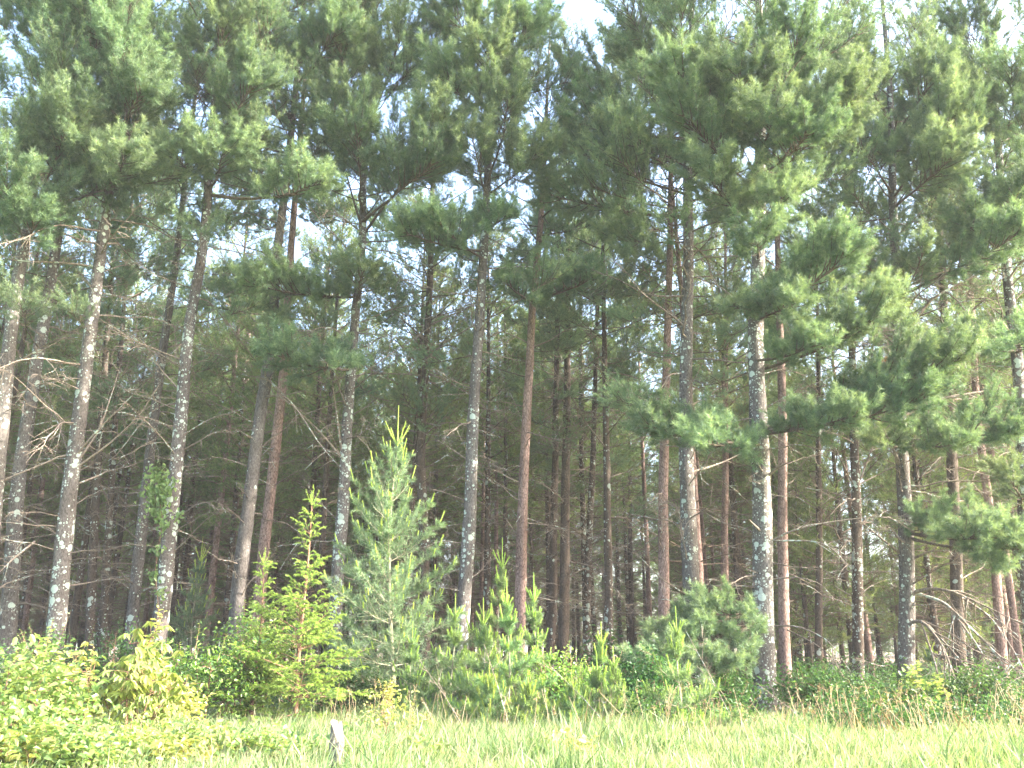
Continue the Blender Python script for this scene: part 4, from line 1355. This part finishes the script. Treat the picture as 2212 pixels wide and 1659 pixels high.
# long leaning canes
rng = np.random.default_rng(62)
for k, (x0, y0, x1, y1, Yk, lb) in enumerate([(1600, 1590, 1480, 1360, 16.9, 0), (1340, 1585, 1190, 1440, 16.2, 1), (1110, 1570, 1045, 1390, 16.0, 2), (1020, 1555, 905, 1425, 16.2, 3), (1780, 1610, 1640, 1480, 16.4, 4)]):
    lbs = ['bare leaning cane left of the big lichened pine, longest of the canes', 'bare cane leaning left in front of the young pine clump', 'thin steep cane in front of the clump of young pines', 'bare cane leaning left near the pale-leaved sapling', 'bare cane leaning left in front of the big lichened pine']
    A, B_ = px(x0, y0, Yk), px(x1, y1, Yk + .3)
    A[2] = 0
    g = Geo()
    dead_branch_geo(g, np.linalg.norm(B_ - A), 0, 0, rng, .012, 4, pts=np.array([A - A, (A + B_) / 2 - A + [0, 0, .05], B_ - A]))
    o = obj('dead_cane', g.mesh('dead_cane', M['twig']))
    o.location = A
    tag(o, lbs[k], 'dead cane', 'bare canes leaning at the grass edge')

# ------------------------------------------------------------------ haze volume added to lift the shadows
m, nt, out = new_mat('added shadow-lifting haze')
pv = nt.nodes.new('ShaderNodeVolumePrincipled')
pv.inputs['Color'].default_value = (.93, .96, 1, 1)
pv.inputs['Density'].default_value = HAZE
pv.inputs['Anisotropy'].default_value = .0
nt.links.new(pv.outputs[0], out.inputs['Volume'])
g = Geo()
x0, x1, y0, y1, z0_, z1 = -430, 430, -130, 430, -1.2, 30
g.add([(x, y, z) for x in (x0, x1) for y in (y0, y1) for z in (z0_, z1)], [[0, 1, 3, 2], [4, 6, 7, 5], [0, 4, 5, 1], [2, 3, 7, 6], [0, 2, 6, 4], [1, 5, 7, 3]])
tag(obj('haze', g.mesh('haze', m)), 'thin pale haze added over the meadow and the forest to lift shadows', 'haze', kind='stuff')

# ------------------------------------------------------------------ light
EL, AZ = R(31), R(97.5)           # azimuth clockwise from the view direction
sd = Vector((math.sin(AZ) * math.cos(EL), math.cos(AZ) * math.cos(EL), math.sin(EL)))
sl = bpy.data.lights.new('sun', 'SUN')
sl.energy = 3.4
sl.angle = R(.53)
sl.color = (1.0, .93, .81)
so = bpy.data.objects.new('sun', sl)
COL.objects.link(so)
so.rotation_euler = sd.to_track_quat('Z', 'Y').to_euler()
so.location = (30, -10, 40)
w = bpy.data.worlds.new('World')
S.world = w
w.use_nodes = True
nt = w.node_tree
sky = nt.nodes.new('ShaderNodeTexSky')
sky.sky_type = 'NISHITA'
sky.sun_disc = False
sky.sun_elevation = EL
sky.sun_rotation = AZ
sky.air_density = 1.0
sky.dust_density = 4
sky.ozone_density = 1.0
bg = nt.nodes['Background']
bg.inputs['Strength'].default_value = .15
nt.links.new(sky.outputs[0], bg.inputs[0])
S.view_settings.view_transform = 'Standard'
S.view_settings.look = 'None'
S.view_settings.exposure = 3.1
S.view_settings.gamma = 1
S.cycles.max_bounces = 6
S.cycles.diffuse_bounces = 4
S.cycles.transmission_bounces = 4
S.cycles.glossy_bounces = 2
S.cycles.adaptive_threshold = .025
S.cycles.volume_bounces = 0
S.cycles.caustics_reflective = False
S.cycles.caustics_refractive = False
S.cycles.sample_clamp_indirect = 6
print('objects', len(bpy.data.objects))
